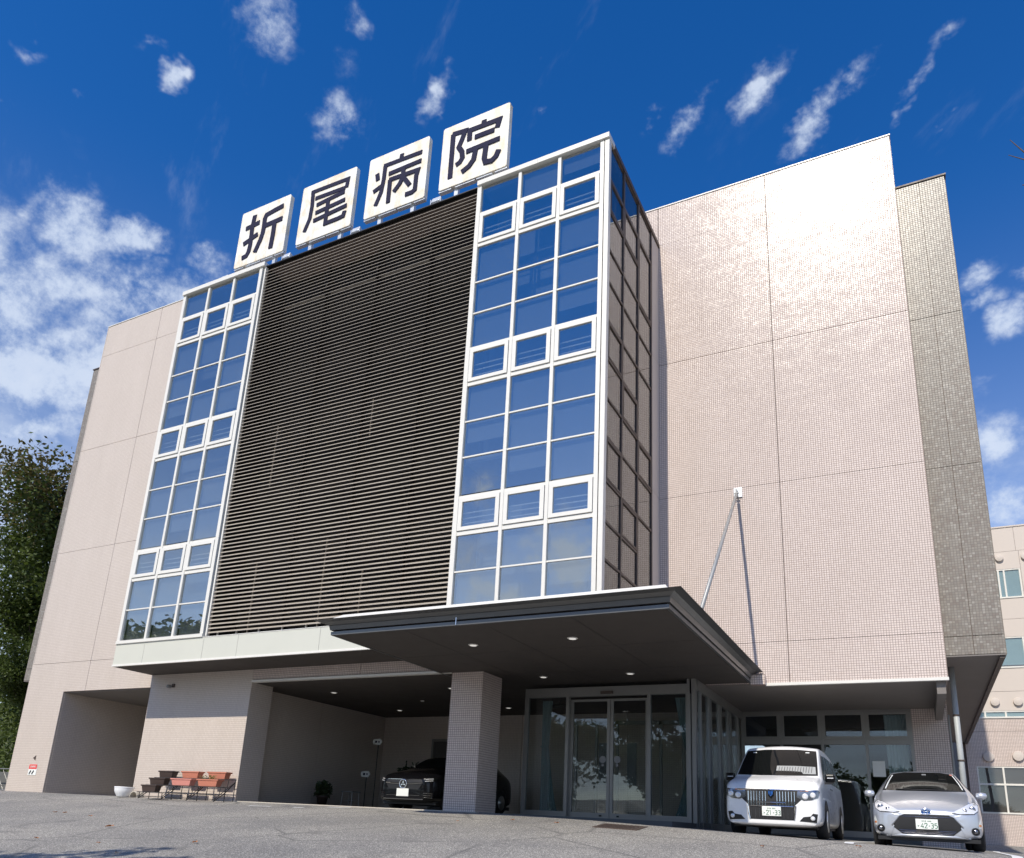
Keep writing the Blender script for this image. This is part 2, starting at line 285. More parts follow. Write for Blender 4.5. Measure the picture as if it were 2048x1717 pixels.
# ------------------------------------------------------------------ mesh helpers
class MB:
    def __init__(s): s.v = []; s.f = []
    def add(s, vs, fs):
        k = len(s.v); s.v += [tuple(x) for x in vs]; s.f += [tuple(i + k for i in f) for f in fs]; return s
    def box(s, x0, x1, y0, y1, z0, z1):
        return s.add([(x0, y0, z0), (x1, y0, z0), (x1, y1, z0), (x0, y1, z0), (x0, y0, z1), (x1, y0, z1), (x1, y1, z1), (x0, y1, z1)],
                     [(0, 3, 2, 1), (4, 5, 6, 7), (0, 1, 5, 4), (1, 2, 6, 5), (2, 3, 7, 6), (3, 0, 4, 7)])
    def tube(s, pts, r, n=8, cap=True):
        pts = [Vector(p) for p in pts]; rs = r if isinstance(r, (list, tuple)) else [r] * len(pts)
        k = len(s.v); N = len(pts); ref = None
        for i, p in enumerate(pts):
            d = (pts[min(i + 1, N - 1)] - pts[max(i - 1, 0)])
            if d.length < 1e-9: d = Vector((0, 0, 1))
            d.normalize()
            if ref is None: ref = Vector((0, 0, 1)) if abs(d.z) < 0.9 else Vector((1, 0, 0))
            a = d.cross(ref).normalized(); bq = a.cross(d).normalized(); ref = bq
            for j in range(n):
                an = 2 * math.pi * j / n
                s.v.append(tuple(p + (a * math.cos(an) + bq * math.sin(an)) * rs[i]))
        for i in range(N - 1):
            for j in range(n):
                j2 = (j + 1) % n
                s.f.append((k + i * n + j, k + i * n + j2, k + (i + 1) * n + j2, k + (i + 1) * n + j))
        if cap:
            s.f.append(tuple(k + j for j in range(n))[::-1]); s.f.append(tuple(k + (N - 1) * n + j for j in range(n)))
        return s
    def lathe(s, prof, c=(0, 0, 0), n=24, axis='z'):
        k = len(s.v)
        for r, h in prof:
            for j in range(n):
                an = 2 * math.pi * j / n; a, bq = r * math.cos(an), r * math.sin(an)
                p = (a, bq, h) if axis == 'z' else (h, a, bq) if axis == 'x' else (a, h, bq)
                s.v.append((c[0] + p[0], c[1] + p[1], c[2] + p[2]))
        for i in range(len(prof) - 1):
            for j in range(n):
                j2 = (j + 1) % n; s.f.append((k + i * n + j, k + i * n + j2, k + (i + 1) * n + j2, k + (i + 1) * n + j))
        s.f.append(tuple(k + j for j in range(n))[::-1]); s.f.append(tuple(k + (len(prof) - 1) * n + j for j in range(n)))
        return s
    def prism(s, poly, d0, d1, axis='y'):
        n = len(poly); k = len(s.v)
        for d in (d0, d1):
            for a, bq in poly: s.v.append((a, d, bq) if axis == 'y' else (d, a, bq) if axis == 'x' else (a, bq, d))
        s.f.append(tuple(k + i for i in range(n))); s.f.append(tuple(k + n + i for i in range(n))[::-1])
        for i in range(n):
            j = (i + 1) % n; s.f.append((k + i, k + n + i, k + n + j, k + j))
        return s
    def stroke(s, line, wd, d0, d1):
        """a brush stroke: polyline (x,z) of width wd, extruded in y, mitred"""
        L = [Vector((p[0], p[1])) for p in line]; le, ri = [], []
        for i, p in enumerate(L):
            a = (L[i] - L[i - 1]).normalized() if i else None; c = (L[i + 1] - L[i]).normalized() if i < len(L) - 1 else None
            if a is None: nrm, k = Vector((-c.y, c.x)), 1
            elif c is None: nrm, k = Vector((-a.y, a.x)), 1
            else:
                n1, n2 = Vector((-a.y, a.x)), Vector((-c.y, c.x)); nrm = (n1 + n2)
                nrm = nrm.normalized() if nrm.length > 1e-6 else n1
                k = min(1.6, 1 / max(0.3, nrm.dot(n1)))
            le.append(p + nrm * wd / 2 * k); ri.append(p - nrm * wd / 2 * k)
        for i in range(len(L) - 1):
            q = [le[i], ri[i], ri[i + 1], le[i + 1]]
            s.prism([(x.x, x.y) for x in q], d0, d1)
        return s
    def mesh(s, name, mat=None, smooth=False):
        me = bpy.data.meshes.new(name); me.from_pydata(s.v, [], s.f); me.update()
        bm = bmesh.new(); bm.from_mesh(me); bmesh.ops.recalc_face_normals(bm, faces=bm.faces); bm.to_mesh(me); bm.free()
        if mat: me.materials.append(MT[mat])
        if smooth: me.polygons.foreach_set('use_smooth', [True] * len(me.polygons))
        return me
    def build(s, name, mat, parent=None, smooth=False, bevel=0.0, loc=None):
        return ob(name, s.mesh(name, mat, smooth), parent, loc, bevel)
def ob(name, me, parent=None, loc=None, bevel=0.0):
    o = bpy.data.objects.new(name, me); col.objects.link(o)
    if loc is not None: o.location = loc
    if parent is not None: o.parent = parent
    if bevel:
        md = o.modifiers.new('bevel', 'BEVEL'); md.width = bevel; md.segments = 2; md.limit_method = 'ANGLE'
    return o
def empty(name, loc=(0, 0, 0)):
    o = bpy.data.objects.new(name, None); col.objects.link(o); o.location = loc; o.empty_display_size = 0.2
    return o
def tag(o, label, cat, group=None):
    o['label'] = label; o['category'] = cat
    if group: o['group'] = group
    return o
def struct(o, kind='structure'): o['kind'] = kind; return o
_bc = {}
def bx(name, x0, x1, y0, y1, z0, z1, mat, parent=None, bevel=0.0):
    """one box piece; alike pieces share their mesh"""
    d = (round(x1 - x0, 3), round(y1 - y0, 3), round(z1 - z0, 3), mat, bevel)
    if d not in _bc:
        if bevel:
            bm = bmesh.new(); bmesh.ops.create_cube(bm, size=1.0)
            bmesh.ops.scale(bm, vec=d[:3], verts=bm.verts); bmesh.ops.bevel(bm, geom=bm.edges[:], offset=bevel, segments=1, affect='EDGES')
            me = bpy.data.meshes.new(name); bm.to_mesh(me); bm.free(); me.materials.append(MT[mat]); _bc[d] = me
        else:
            a, bq, c = d[0] / 2, d[1] / 2, d[2] / 2
            _bc[d] = MB().box(-a, a, -bq, bq, -c, c).mesh(name, mat)
    o = ob(name, _bc[d])
    ploc = Vector(parent.matrix_basis.translation) if parent is not None else Vector((0, 0, 0))
    if parent is not None and parent.parent is not None: ploc += parent.parent.matrix_basis.translation
    o.location = Vector(((x0 + x1) / 2, (y0 + y1) / 2, (z0 + z1) / 2)) - ploc
    if parent is not None: o.parent = parent
    return o
def smooth01(a): a = max(0.0, min(1.0, a)); return a
def G(x, y):
    """height of the forecourt: level along the building, falling towards the viewer and to the right"""
    xx = min(x, 27) - 13
    spv = xx if xx > 1.5 else (0 if xx < -1.5 else (xx + 1.5) ** 2 / 6)
    L = -.033 * spv; k = smooth01((y - 6) / 14); L = L * (1 - k) + (-.012 * max(0, xx)) * k
    yc = -.15 - 1.2 * smooth01((x - 11) / 7)
    return L - .11 * max(0, yc - max(y, -30)) - .012

# ================================================================== ground
def axis(vals):
    o = []
    for a, b2, st in vals:
        x = a
        while x < b2 - 1e-6: o.append(x); x += st
    o.append(vals[-1][1]); return o
gx = axis([(-600, -100, 100), (-100, -20, 8), (-20, 30, 0.5), (30, 100, 7), (100, 600, 100)])
gy = axis([(-600, -60, 90), (-60, -20, 4), (-20, 8, 0.25), (8, 24, 1), (24, 100, 7.6), (100, 600, 100)])
mb = MB()
for y in gy:
    for x in gx:
        rip = 0.006 * math.sin(x * 1.7 + y * .9) * math.sin(y * 1.3 - x * .4) if -20 < y < -1.5 else 0
        mb.v.append((x, y, G(x, y) + rip))
W_ = len(gx)
for j in range(len(gy) - 1):
    for i in range(W_ - 1): mb.f.append((j * W_ + i, j * W_ + i + 1, (j + 1) * W_ + i + 1, (j + 1) * W_ + i))
struct(mb.build('ground', 'asphalt', smooth=True))
hm = MB(); nseg = 160
rh = random.Random(9)
for j, (rr, hh) in enumerate(((120, -4.5), (126, 0.5), (134, 3.0), (150, 5.0), (185, 7.5), (240, 10.0), (320, 9.0))):
    for i in range(nseg):
        a = 2 * math.pi * i / nseg; bump = 1 + .22 * math.sin(a * 3 + 1) + .13 * math.sin(a * 7 + j) + rh.uniform(-.07, .07)
        hm.v.append((10 + (rr + rh.uniform(-3, 3)) * math.sin(a), (rr + rh.uniform(-3, 3)) * math.cos(a), hh * bump if j else hh))
for j in range(6):
    for i in range(nseg): i2 = (i + 1) % nseg; hm.f.append((j * nseg + i, j * nseg + i2, (j + 1) * nseg + i2, (j + 1) * nseg + i))
struct(hm.build('hills', 'leaf_wood', smooth=False))
def strip(name, pts, wd, mat, label, cat, group=None, lift=0.006, n=12):
    """painted line laid on the ground"""
    m_ = MB(); a = Vector(pts[0]); b_ = Vector(pts[1]); d = (b_ - a).normalized(); nr = Vector((-d.y, d.x)) * wd / 2
    for i in range(n + 1):
        p = a.lerp(b_, i / n)
        for s in (-1, 1): q = p + nr * s; m_.v.append((q.x, q.y, G(q.x, q.y) + lift + 0.004))
    for i in range(n): m_.f.append((2 * i, 2 * i + 1, 2 * i + 3, 2 * i + 2))
    o = m_.build(name, mat); struct(o); return o

# ================================================================== the hospital building
H = empty('hospital_building'); tag(H, 'large pink tiled hospital with glazed bay, brown louvre screen and dark entrance canopy', 'building')
ZT, J1, J2, J3, J4 = 17.488, 16.16, 12.172, 8.163, 4.16
GAP = 0.007
def panels(parent, xs, zs, y, mat, th=0.06, name='wall_panel'):
    for i in range(len(xs) - 1):
        for j in range(len(zs) - 1):
            bx(name, xs[i] + GAP, xs[i + 1] - GAP, y, y + th, zs[j] + GAP, zs[j + 1] - GAP, mat, parent)
# left wall, its tiled panels hung on a dark core
core = MB().box(-6.148, 0.0, 0.06, 20.0, 3.18, 17.45).box(-6.148, -4.198, 0.06, 20.0, -0.6, 3.18).box(0.0, 14.85, 0.02, 20.0, 3.56, 16.05)
lw = core.build('wall', 'joint', H)
panels(lw, [-6.148, -3.11, 0.0], [J4, J3, J2, J1, ZT], 0.0, 'ribbed_tile')
bx('wall_panel', -6.148, -4.198, 0.0, 0.06, -0.45, J4 - GAP, 'ribbed_tile', lw)
bx('wall_panel', -4.198, -3.117, 0.0, 0.06, 3.183, J4 - GAP, 'ribbed_tile', lw)
bx('wall_panel', -3.103, 0.0, 0.0, 0.06, 3.183, J4 - GAP, 'ribbed_tile', lw)
bx('coping', -6.17, 0.0, -0.02, 0.3, ZT, ZT + 0.03, 'white_metal', H)
bx('side_wall', -6.19, -6.15, 0.0, 20.0, -0.45, ZT, 'ribbed_tile', H)
# passage to the left: side wall and ceiling
bx('passage_wall', -4.235, -4.192, 0.062, 13.0, -0.4, 3.18, 'ribbed_tile', H)
bx('passage_ceiling', -4.19, -0.013, 0.063, 13.0, 3.15, 3.176, 'pale_soffit', H)
bx('passage_end_wall', -4.19, -0.01, 13.0, 13.1, -0.4, 3.2, 'ribbed_tile', H)
# ground-floor block between the passage and the carport
blk = MB().box(0.03, 3.45, 0.06, 13.0, -0.3, 3.53).box(3.45, 4.09, 0.06, 0.80, -0.3, 3.5).build('wall', 'joint', H)
bx('wall_panel', 0.0, 4.13, 0.0, 0.06, -0.3, 3.55, 'ribbed_tile', blk)
bx('wall_panel', 4.09, 4.13, 0.06, 0.82, -0.3, 3.5, 'ribbed_tile', blk)
bx('wall_panel', 3.45, 4.09, 0.80, 0.82, -0.3, 3.2, 'ribbed_tile', blk)
bx('wall_panel', 3.45, 3.51, 0.82, 3.68, -0.3, 3.19, 'ribbed_tile', blk)
bx('wall_panel', 3.45, 3.51, 3.70, 7.1, -0.3, 3.19, 'ribbed_tile', blk)
bx('wall_panel', -0.012, 0.03, 0.06, 13.0, -0.3, 3.18, 'ribbed_tile', blk)
# beam over the carport mouth
bm_ = bx('beam', 4.13, 10.62, 0.03, 0.45, 3.262, 3.55, 'joint', H)
for a, c in ((4.14, 7.86), (7.875, 10.62)): bx('wall_panel', a, c, 0.0, 0.03, 3.27, 3.55, 'pink_tile', bm_)
bx('drip_edge', 4.13, 10.62, -0.02, 0.12, 3.19, 3.25, 'white_metal', H)
# carport: back wall, ceiling, floor
cbw = bx('carport_back_wall', 3.45, 15.97, 7.16, 7.3, -0.3, 3.6, 'joint', H)
for a, c in ((3.51, 5.58), (6.62, 9.0), (9.01, 12.6), (12.61, 15.96)): bx('wall_panel', a, c, 7.1, 7.16, -0.1, 3.19, 'ribbed_tile', cbw)
bx('wall_panel', 5.58, 6.62, 7.1, 7.16, 2.42, 3.19, 'ribbed_tile', cbw)
dr = bx('door', 5.66, 6.54, 7.12, 7.16, 0.0, 2.34, 'interior', cbw)
for a, c in ((5.58, 5.66), (6.54, 6.62)): bx('door_frame', a, c, 7.06, 7.16, 0.0, 2.42, 'frame_grey', cbw)
bx('door_frame', 5.66, 6.54, 7.06, 7.16, 2.34, 2.42, 'frame_grey', cbw)
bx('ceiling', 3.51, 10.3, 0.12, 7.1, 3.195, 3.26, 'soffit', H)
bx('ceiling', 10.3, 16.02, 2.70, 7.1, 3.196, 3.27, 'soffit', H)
struct(bx('carport_floor', 3.45, 15.97, 0.0, 7.1, -0.5, -0.004, 'block_grey')); struct(bx('kerb', 3.45, 11.6, -0.13, -0.0, -0.5, 0.004, 'concrete'))
# column
cl_ = bx('column', 10.665, 11.465, 0.03, 0.92, -0.3, 3.19, 'joint', H)
bx('wall_panel', 10.637, 11.487, 0.0, 0.03, -0.15, 3.19, 'pink_tile', cl_)
bx('wall_panel', 11.465, 11.487, 0.03, 0.95, -0.15, 3.19, 'pink_tile', cl_)
bx('wall_panel', 10.637, 10.665, 0.03, 0.95, -0.15, 3.19, 'pink_tile', cl_)
# right wing: upper box over the car bays
rw = MB().box(14.93, 21.06, 2.86, 20.0, 3.22, 17.45).build('wall', 'joint', H)
XS = [14.9, 17.93, 21.08]
panels(rw, XS, [3.19, J4, J3, J2, J1, ZT], 2.80, 'pink_tile')
bx('wall_panel', 9.0, 14.89, 2.80, 2.86, 16.13, ZT - GAP, 'pink_tile', rw)
bx('coping', 9.0, 21.1, 2.78, 3.1, ZT, ZT + 0.03, 'white_metal', H)
bx('side_wall', 21.06, 21.09, 2.86, 20.0, 3.2, ZT, 'pink_tile', H)
bx('drip_edge', 17.4, 21.1, 2.76, 2.86, 3.125, 3.188, 'white_metal', H)
bx('ceiling', 16.02, 21.06, 2.87, 7.2, 3.17, 3.215, 'pale_soffit', H)
bx('downstand', 20.86, 21.03, 2.9, 7.0, 2.86, 3.168, 'pale_soffit', H)
# grey mosaic towers at both ends
for (x0, xm, x1, y) in ((21.09, 21.645, 22.22, 3.285), (-7.36, None, -6.19, 0.49)):
    tw = MB().box(x0, x1 - .02 if x0 > 0 else x1, y + .06, 20.2, 3.76, 16.15).build('grey_tower', 'joint', H)
    panels(tw, [x0, xm, x1] if xm else [x0, x1], [3.747, J4, J3, J2, 16.17], y, 'grey_tile')
    sx = x1 - .02 if x0 > 0 else x0
    bx('wall_panel', sx, sx + .04, y + .061, 20.2, 3.747, 16.17, 'grey_tile', tw)
    bx('coping', x0 - .02, x1 + .04, y - .03, y + .3, 16.17, 16.215, 'dark_brown', tw)
    bx('ceiling', x0, x1 + .005, y + .01, 20.2, 3.715, 3.745, 'pale_soffit', tw)
    if x0 > 0: bx('soffit_trim', x1 - .12, x1 - .03, y + .05, 20.2, 3.66, 3.714, 'dark_brown', tw)
# ground floor under the right wing: window wall, pier
gf = MB().box(20.32, 21.12, 7.16, 20.0, -0.6, 3.7).build('wall', 'joint', H)
bx('wall_panel', 20.31, 21.14, 7.1, 7.16, -0.5, 3.168, 'pink_tile', gf)
bx('wall_panel', 21.12, 21.15, 7.16, 20.2, -0.6, 3.7, 'pink_tile', gf)
bx('pier_trim', 21.15, 21.19, 7.1, 7.2, -0.5, 3.0, 'frame_grey', gf)

# ------------------------------------------------------------------ glazed bay
BF = -1.32
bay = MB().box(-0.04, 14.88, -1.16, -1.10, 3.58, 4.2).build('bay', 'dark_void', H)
# interior seen through the glass: floors, a pale back wall, side returns
bx('inner_wall', 0.02, 3.55, -0.35, -0.30, 4.25, 16.05, 'interior_pale', bay); bx('inner_wall', 11.3, 14.84, -0.35, -0.30, 4.25, 16.05, 'interior_pale', bay)
for z in (4.16, 8.1, 12.1, 16.06):
    for (a, c) in ((0.03, 3.55), (11.35, 14.8)): bx('floor_slab', a, c, -1.2, -0.36, z - .12, z + .05, 'interior_pale', bay)
bx('return_wall', -0.04, 0.0, -1.30, -0.0, 4.2, 16.05, 'white_metal', bay)
bx('roof', -0.04, 14.9, -1.20, 2.8, 16.06, 16.12, 'joint', bay)
for a, c in ((-0.06, 3.60), (11.22, 13.0), (13.005, 14.94)): bx('cap', a, c, -1.42, -1.0, 16.075, 16.215, 'white_metal', bay)
bx('cap', 3.60, 11.22, -1.345, -1.05, 16.07, 16.10, 'black', bay)
bx('cap', 14.90, 14.945, -1.0, 2.79, 16.07, 16.2, 'dark_brown', bay)
bx('corner_post', 14.80, 14.93, -1.37, -1.22, 3.6, 16.07, 'white_metal', bay)
ROWS = [('f', 15.20, 16.05), ('v', 14.22, 15.13), ('f', 13.03, 14.12), ('f', 12.10, 13.03), ('f', 11.12, 12.10), ('v', 10.12, 11.04), ('f', 9.05, 10.03), ('f', 8.10, 9.05), ('f', 7.13, 8.10), ('v', 6.21, 7.03), ('f', 5.23, 6.11), ('f', 4.33, 5.23)]
random.seed(3)
for xs in ([0.05, 1.155, 2.275, 3.40], [11.30, 12.48, 13.60, 14.73]):
    cw = MB().box(xs[0] - .09, xs[0] + .03, BF - .05, BF + .08, 4.22, 16.07).box(xs[3] - .03, xs[3] + .09, BF - .05, BF + .08, 4.22, 16.07).build('curtain_wall', 'white_metal', bay)
    for x in xs[1:3]: bx('mullion', x - .042, x + .042, BF - .045, BF + .08, 4.28, 16.05, 'white_metal', cw)
    bx('sill', xs[0] - .09, xs[3] + .10, BF - .075, BF + .08, 4.21, 4.30, 'white_metal', cw)
    zt = [z1 for k, z0, z1 in ROWS[1:]]
    for c in range(3):
        a, b_ = xs[c] + (.03 if c == 0 else .042), xs[c + 1] - (.03 if c == 2 else .042)
        for i, (k, z0, z1) in enumerate(ROWS):
            if k == 'f':
                bx('glass_pane', a - .01, b_ + .01, BF, BF + .012, z0 + .012, z1 - .012, 'solar_glass', cw)
                if i + 1 < len(ROWS) and ROWS[i + 1][0] == 'f':
                    bx('transom', a, b_, BF - .022, BF + .05, z0 - .018, z0 + .018, 'white_metal', cw)
                if random.random() < .85:   # roller blind behind the pane
                    h = random.choice((.55, .8, 1.0, 1.0, 1.0, 1.0)) * (z1 - z0)
                    bx('roller_blind', a + .03, b_ - .03, BF + .10, BF + .105, z1 - h, z1, 'interior_pale', cw)
            else:
                bx('transom', a, b_, BF - .03, BF + .06, z1 + .0, z1 + .07, 'white_metal', cw)
                bx('transom', a, b_, BF - .03, BF + .06, z0 - .10, z0 + .0, 'white_metal', cw)
                f = MB(); fw = .10
                f.box(a + .015, b_ - .015, BF - .06, BF + .02, z1 - fw, z1 - .01).box(a + .015, b_ - .015, BF - .06, BF + .02, z0 + .01, z0 + fw)
                f.box(a + .015, a + .015 + fw, BF - .06, BF + .02, z0 + fw, z1 - fw).box(b_ - .015 - fw, b_ - .015, BF - .06, BF + .02, z0 + fw, z1 - fw)
                f.build('vent_frame', 'white_metal', cw)
                bx('glass_pane', a + .11, b_ - .11, BF - .03, BF - .018, z0 + .095, z1 - .095, 'solar_glass', cw)
                for q in (.30, .46, .62): bx('guard_bar', a, b_, BF + .12, BF + .145, z0 + q * (z1 - z0) - .012, z0 + q * (z1 - z0) + .012, 'white_metal', cw)
# side of the bay: glass between frames coloured dark brown, then a flat panel
sg = MB().box(14.86, 14.915, -1.24, -1.20, 3.56, 16.06).build('side_glazing', 'dark_brown', bay)
YS = [-1.22, -0.20, 0.95, 2.08]
for y in YS[1:]: bx('mullion', 14.86, 14.925, y - .035, y + .035, 3.56, 16.06, 'dark_brown', sg)
for c in range(3):
    zl = [16.05, 15.0, 14.05, 12.95, 12.05, 11.0, 10.0, 9.0, 8.05, 7.0, 6.05, 5.2, 4.2] if c != 2 else [16.05, 15.0, 12.95, 12.05, 11.0, 9.0, 8.05, 7.0, 5.2, 4.2]
    for i in range(len(zl) - 1):
        bx('glass_pane', 14.885, 14.897, YS[c] + .03, YS[c + 1] - .03, zl[i + 1] + .03, zl[i] - .03, 'side_glass', sg)
        bx('transom', 14.87, 14.92, YS[c] + .036, YS[c + 1] - .036, zl[i + 1] - .028, zl[i + 1] + .028, 'dark_brown', sg)
        if (c, i) in ((0, 1), (0, 5), (0, 8), (1, 1), (1, 6), (1, 9), (2, 1), (2, 5), (2, 8)):
            f = MB(); y0, y1, z0, z1 = YS[c] + .05, YS[c + 1] - .05, zl[i + 1] + .04, zl[i] - .04
            f.box(14.89, 14.925, y0, y1, z1 - .05, z1).box(14.89, 14.925, y0, y1, z0, z0 + .05).box(14.89, 14.925, y0, y0 + .05, z0 + .05, z1 - .05).box(14.89, 14.925, y1 - .05, y1, z0 + .05, z1 - .05)
            f.build('vent_frame', 'dark_brown', sg)
bx('inner_wall', 14.45, 14.5, -1.0, 2.7, 4.2, 16.0, 'interior', bay)
for z0, z1 in ((3.56, J3), (J3, J2), (J2, 16.06)): bx('wall_panel', 14.86, 14.91, 2.12, 2.80, z0 + .006, z1 - .006, 'smooth_panel', bay)
# louvre screen: horizontal blades, stays behind them
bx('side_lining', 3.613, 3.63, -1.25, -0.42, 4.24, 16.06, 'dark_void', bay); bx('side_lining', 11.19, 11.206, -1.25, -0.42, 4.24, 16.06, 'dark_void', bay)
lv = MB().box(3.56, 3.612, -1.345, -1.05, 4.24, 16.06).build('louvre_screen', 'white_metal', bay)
bx('jamb', 11.207, 11.24, -1.32, -1.05, 4.24, 16.06, 'dark_brown', lv)
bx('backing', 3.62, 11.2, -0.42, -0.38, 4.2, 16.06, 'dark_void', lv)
pit = 0.1145; nsl = int((16.06 - 4.30) / pit)
ca_, sa_ = math.cos(R_(42)) * .070, math.sin(R_(42)) * .070     # thin blades tilted outwards and down
prof = [(0, 0), (ca_, sa_), (ca_ - .003, sa_ + .004), (-.003, .005), (-.005, -.006), (-.001, -.008)]
slm = MB().prism(prof, -3.79, 3.79, 'x').mesh('slat', 'slat_metal')
for i in range(nsl): ob('slat', slm, lv, (7.41, -1.335, 4.31 + i * pit))
for x, z0, z1 in ((4.98, 4.25, 6.15), (5.02, 8.4, 10.3), (7.35, 4.25, 6.6), (8.6, 4.25, 5.6), (8.35, 9.3, 10.4)): bx('stay', x - .012, x + .012, -1.245, -1.21, z0, z1, 'slat_metal', lv)
for x in (3.9, 4.6, 5.4, 6.2, 7.0, 7.8, 8.6, 9.4, 10.2, 11.0): bx('bracket', x - .015, x + .015, -1.25, -1.21, 4.2, 4.33, 'white_metal', lv)
for x in (5.5, 7.41, 9.3): bx('post', x - .03, x + .03, -0.6, -0.5, 4.2, 16.0, 'dark_void', lv)
# fascia below the bay and the soffit behind it
fa = MB().box(-0.02, 10.9, -1.30, -1.2, 3.6, 4.19).build('fascia', 'joint', bay)
for a, c in ((-0.045, 1.2), (1.2, 3.555), (3.555, 4.83), (4.83, 7.6), (7.6, 9.5), (9.5, 14.9)): bx('fascia_panel', a + .004, c - .004, BF - .035, BF + .02, 3.612, 4.195, 'fascia_panel', fa)
bx('drip_edge', -0.05, 14.9, BF - .05, BF + .01, 3.553, 3.608, 'canopy_white', fa)
bx('flashing', -0.05, 11.3, BF - .045, BF + .02, 4.196, 4.212, 'white_metal', fa)
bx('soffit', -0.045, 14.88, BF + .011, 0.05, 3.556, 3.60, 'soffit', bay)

# ------------------------------------------------------------------ entrance canopy
cp = MB().box(10.34, 17.06, -4.0, 2.74, 3.2, 3.44).build('canopy', 'joint', H)
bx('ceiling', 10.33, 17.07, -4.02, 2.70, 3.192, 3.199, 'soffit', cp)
for y in (-1.8, .5): bx('ceiling_joint', 10.34, 17.06, y - .004, y + .004, 3.1905, 3.1915, 'black', cp)
for x in (12.0, 13.7, 15.4): bx('ceiling_joint', x - .004, x + .004, -4.0, 2.7, 3.1895, 3.1902, 'black', cp)
def ring(name, off, z0, z1, mat, th=0.05, flare=0.0):
    """one stepped band round three sides of the canopy"""
    x0, x1, y0, y1 = 10.30 - off, 17.10 + off, -4.05 - off, 2.78
    m_ = MB(); fl = flare
    lo = [(x0, y1), (x0, y0), (x1, y0), (x1, y1)]; hi = [(x0 - fl, y1), (x0 - fl, y0 - fl), (x1 + fl, y0 - fl), (x1 + fl, y1)]
    li = [(x0 + th, y1), (x0 + th, y0 + th), (x1 - th, y0 + th), (x1 - th, y1)]
    for q, z in ((lo, z0), (hi, z1), (li, z1), (li, z0)): m_.v += [(a, c, z) for a, c in q]
    for i in range(3):
        for k in range(4):
            k2 = (k + 1) % 4; m_.f.append((k * 4 + i, k * 4 + i + 1, k2 * 4 + i + 1, k2 * 4 + i))
    m_.f += [(0, 4, 8, 12), (3, 15, 11, 7)]
    return m_.build(name, mat, cp)
ring('fascia_band', 0.0, 3.186, 3.255, 'canopy_metal')
ring('fascia_groove', -0.05, 3.255, 3.285, 'black')
ring('fascia_band', 0.015, 3.285, 3.37, 'canopy_metal', flare=0.02)
ring('fascia_band', 0.02, 3.371, 3.43, 'canopy_metal', flare=0.10)
ring('lip', 0.11, 3.43, 3.449, 'canopy_metal', th=0.2, flare=0.15)
bx('seam', 13.185, 13.195, -4.075, -4.04, 3.19, 3.4, 'chrome', cp)
wc = MB(); 
wc.v += [(10.50, -4.29, 3.452), (17.14, -4.29, 3.452), (17.06, -4.12, 3.56), (10.62, -4.12, 3.56), (10.50, -3.4, 3.452), (17.14, -3.4, 3.452), (17.06, -3.6, 3.56), (10.62, -3.6, 3.56)]
wc.f += [(0, 1, 2, 3), (1, 5, 6, 2), (5, 4, 7, 6), (4, 0, 3, 7), (3, 2, 6, 7), (0, 4, 5, 1)]
wc.build('flashing', 'canopy_white', cp)
bx('deck', 10.4, 17.1, -3.4, 2.78, 3.45, 3.50, 'joint', cp)
for (x, y) in ((12.667, -2.526), (14.82, -2.54), (12.591, .979), (14.747, 1.0), (5.411, 1.952), (5.245, 5.5), (9.409, 1.97), (9.306, 5.507)):
    d = MB().lathe([(.075, 0), (.085, .008), (.10, .008), (.105, .014)], (0, 0, -.012), 20).build('downlight', 'white_metal', cp, True, loc=(x, y, 3.19))
    MB().lathe([(.072, -.014), (.074, -.004)], (0, 0, 0), 20).build('lens', 'lamp_glow', d)
MB().lathe([(.05, -.03), (.06, 0)], (0, 0, 0), 16).build('smoke_detector', 'white_metal', cp, loc=(7.27, 3.8, 3.195))
# tie rod from the wall to the canopy
tr_ = MB().tube([(16.92, 2.62, 7.92), (17.3, -2.77, 3.50)], 0.036, 12).build('tie_rod', 'steel_grey', H, True)
MB().box(16.83, 17.03, 2.765, 2.80, 7.90, 8.16).build('anchor_plate', 'galvanised', tr_)
MB().box(16.905, 16.935, 2.58, 2.765, 7.90, 8.06).tube([(16.87, 2.64, 7.96), (16.97, 2.64, 7.96)], .024, 10).build('clevis', 'steel_grey', tr_)
# block where the canopy meets the right wing
bx('end_block', 17.10, 17.42, 2.60, 2.80, 3.13, 3.36, 'pink_tile', H)
# rain pipe with two clips, at the corner of the pier
rp = MB().tube([(21.23, 4.5, 3.73), (21.23, 4.5, -0.3)], .062, 14).build('rain_pipe', 'pipe_grey', H, True)
for z in (2.62, 1.62, .6): MB().lathe([(.07, -.02), (.078, -.01), (.078, .01), (.07, .02)], (21.23, 4.5, z), 14).build('pipe_clip', 'dark_brown', rp)

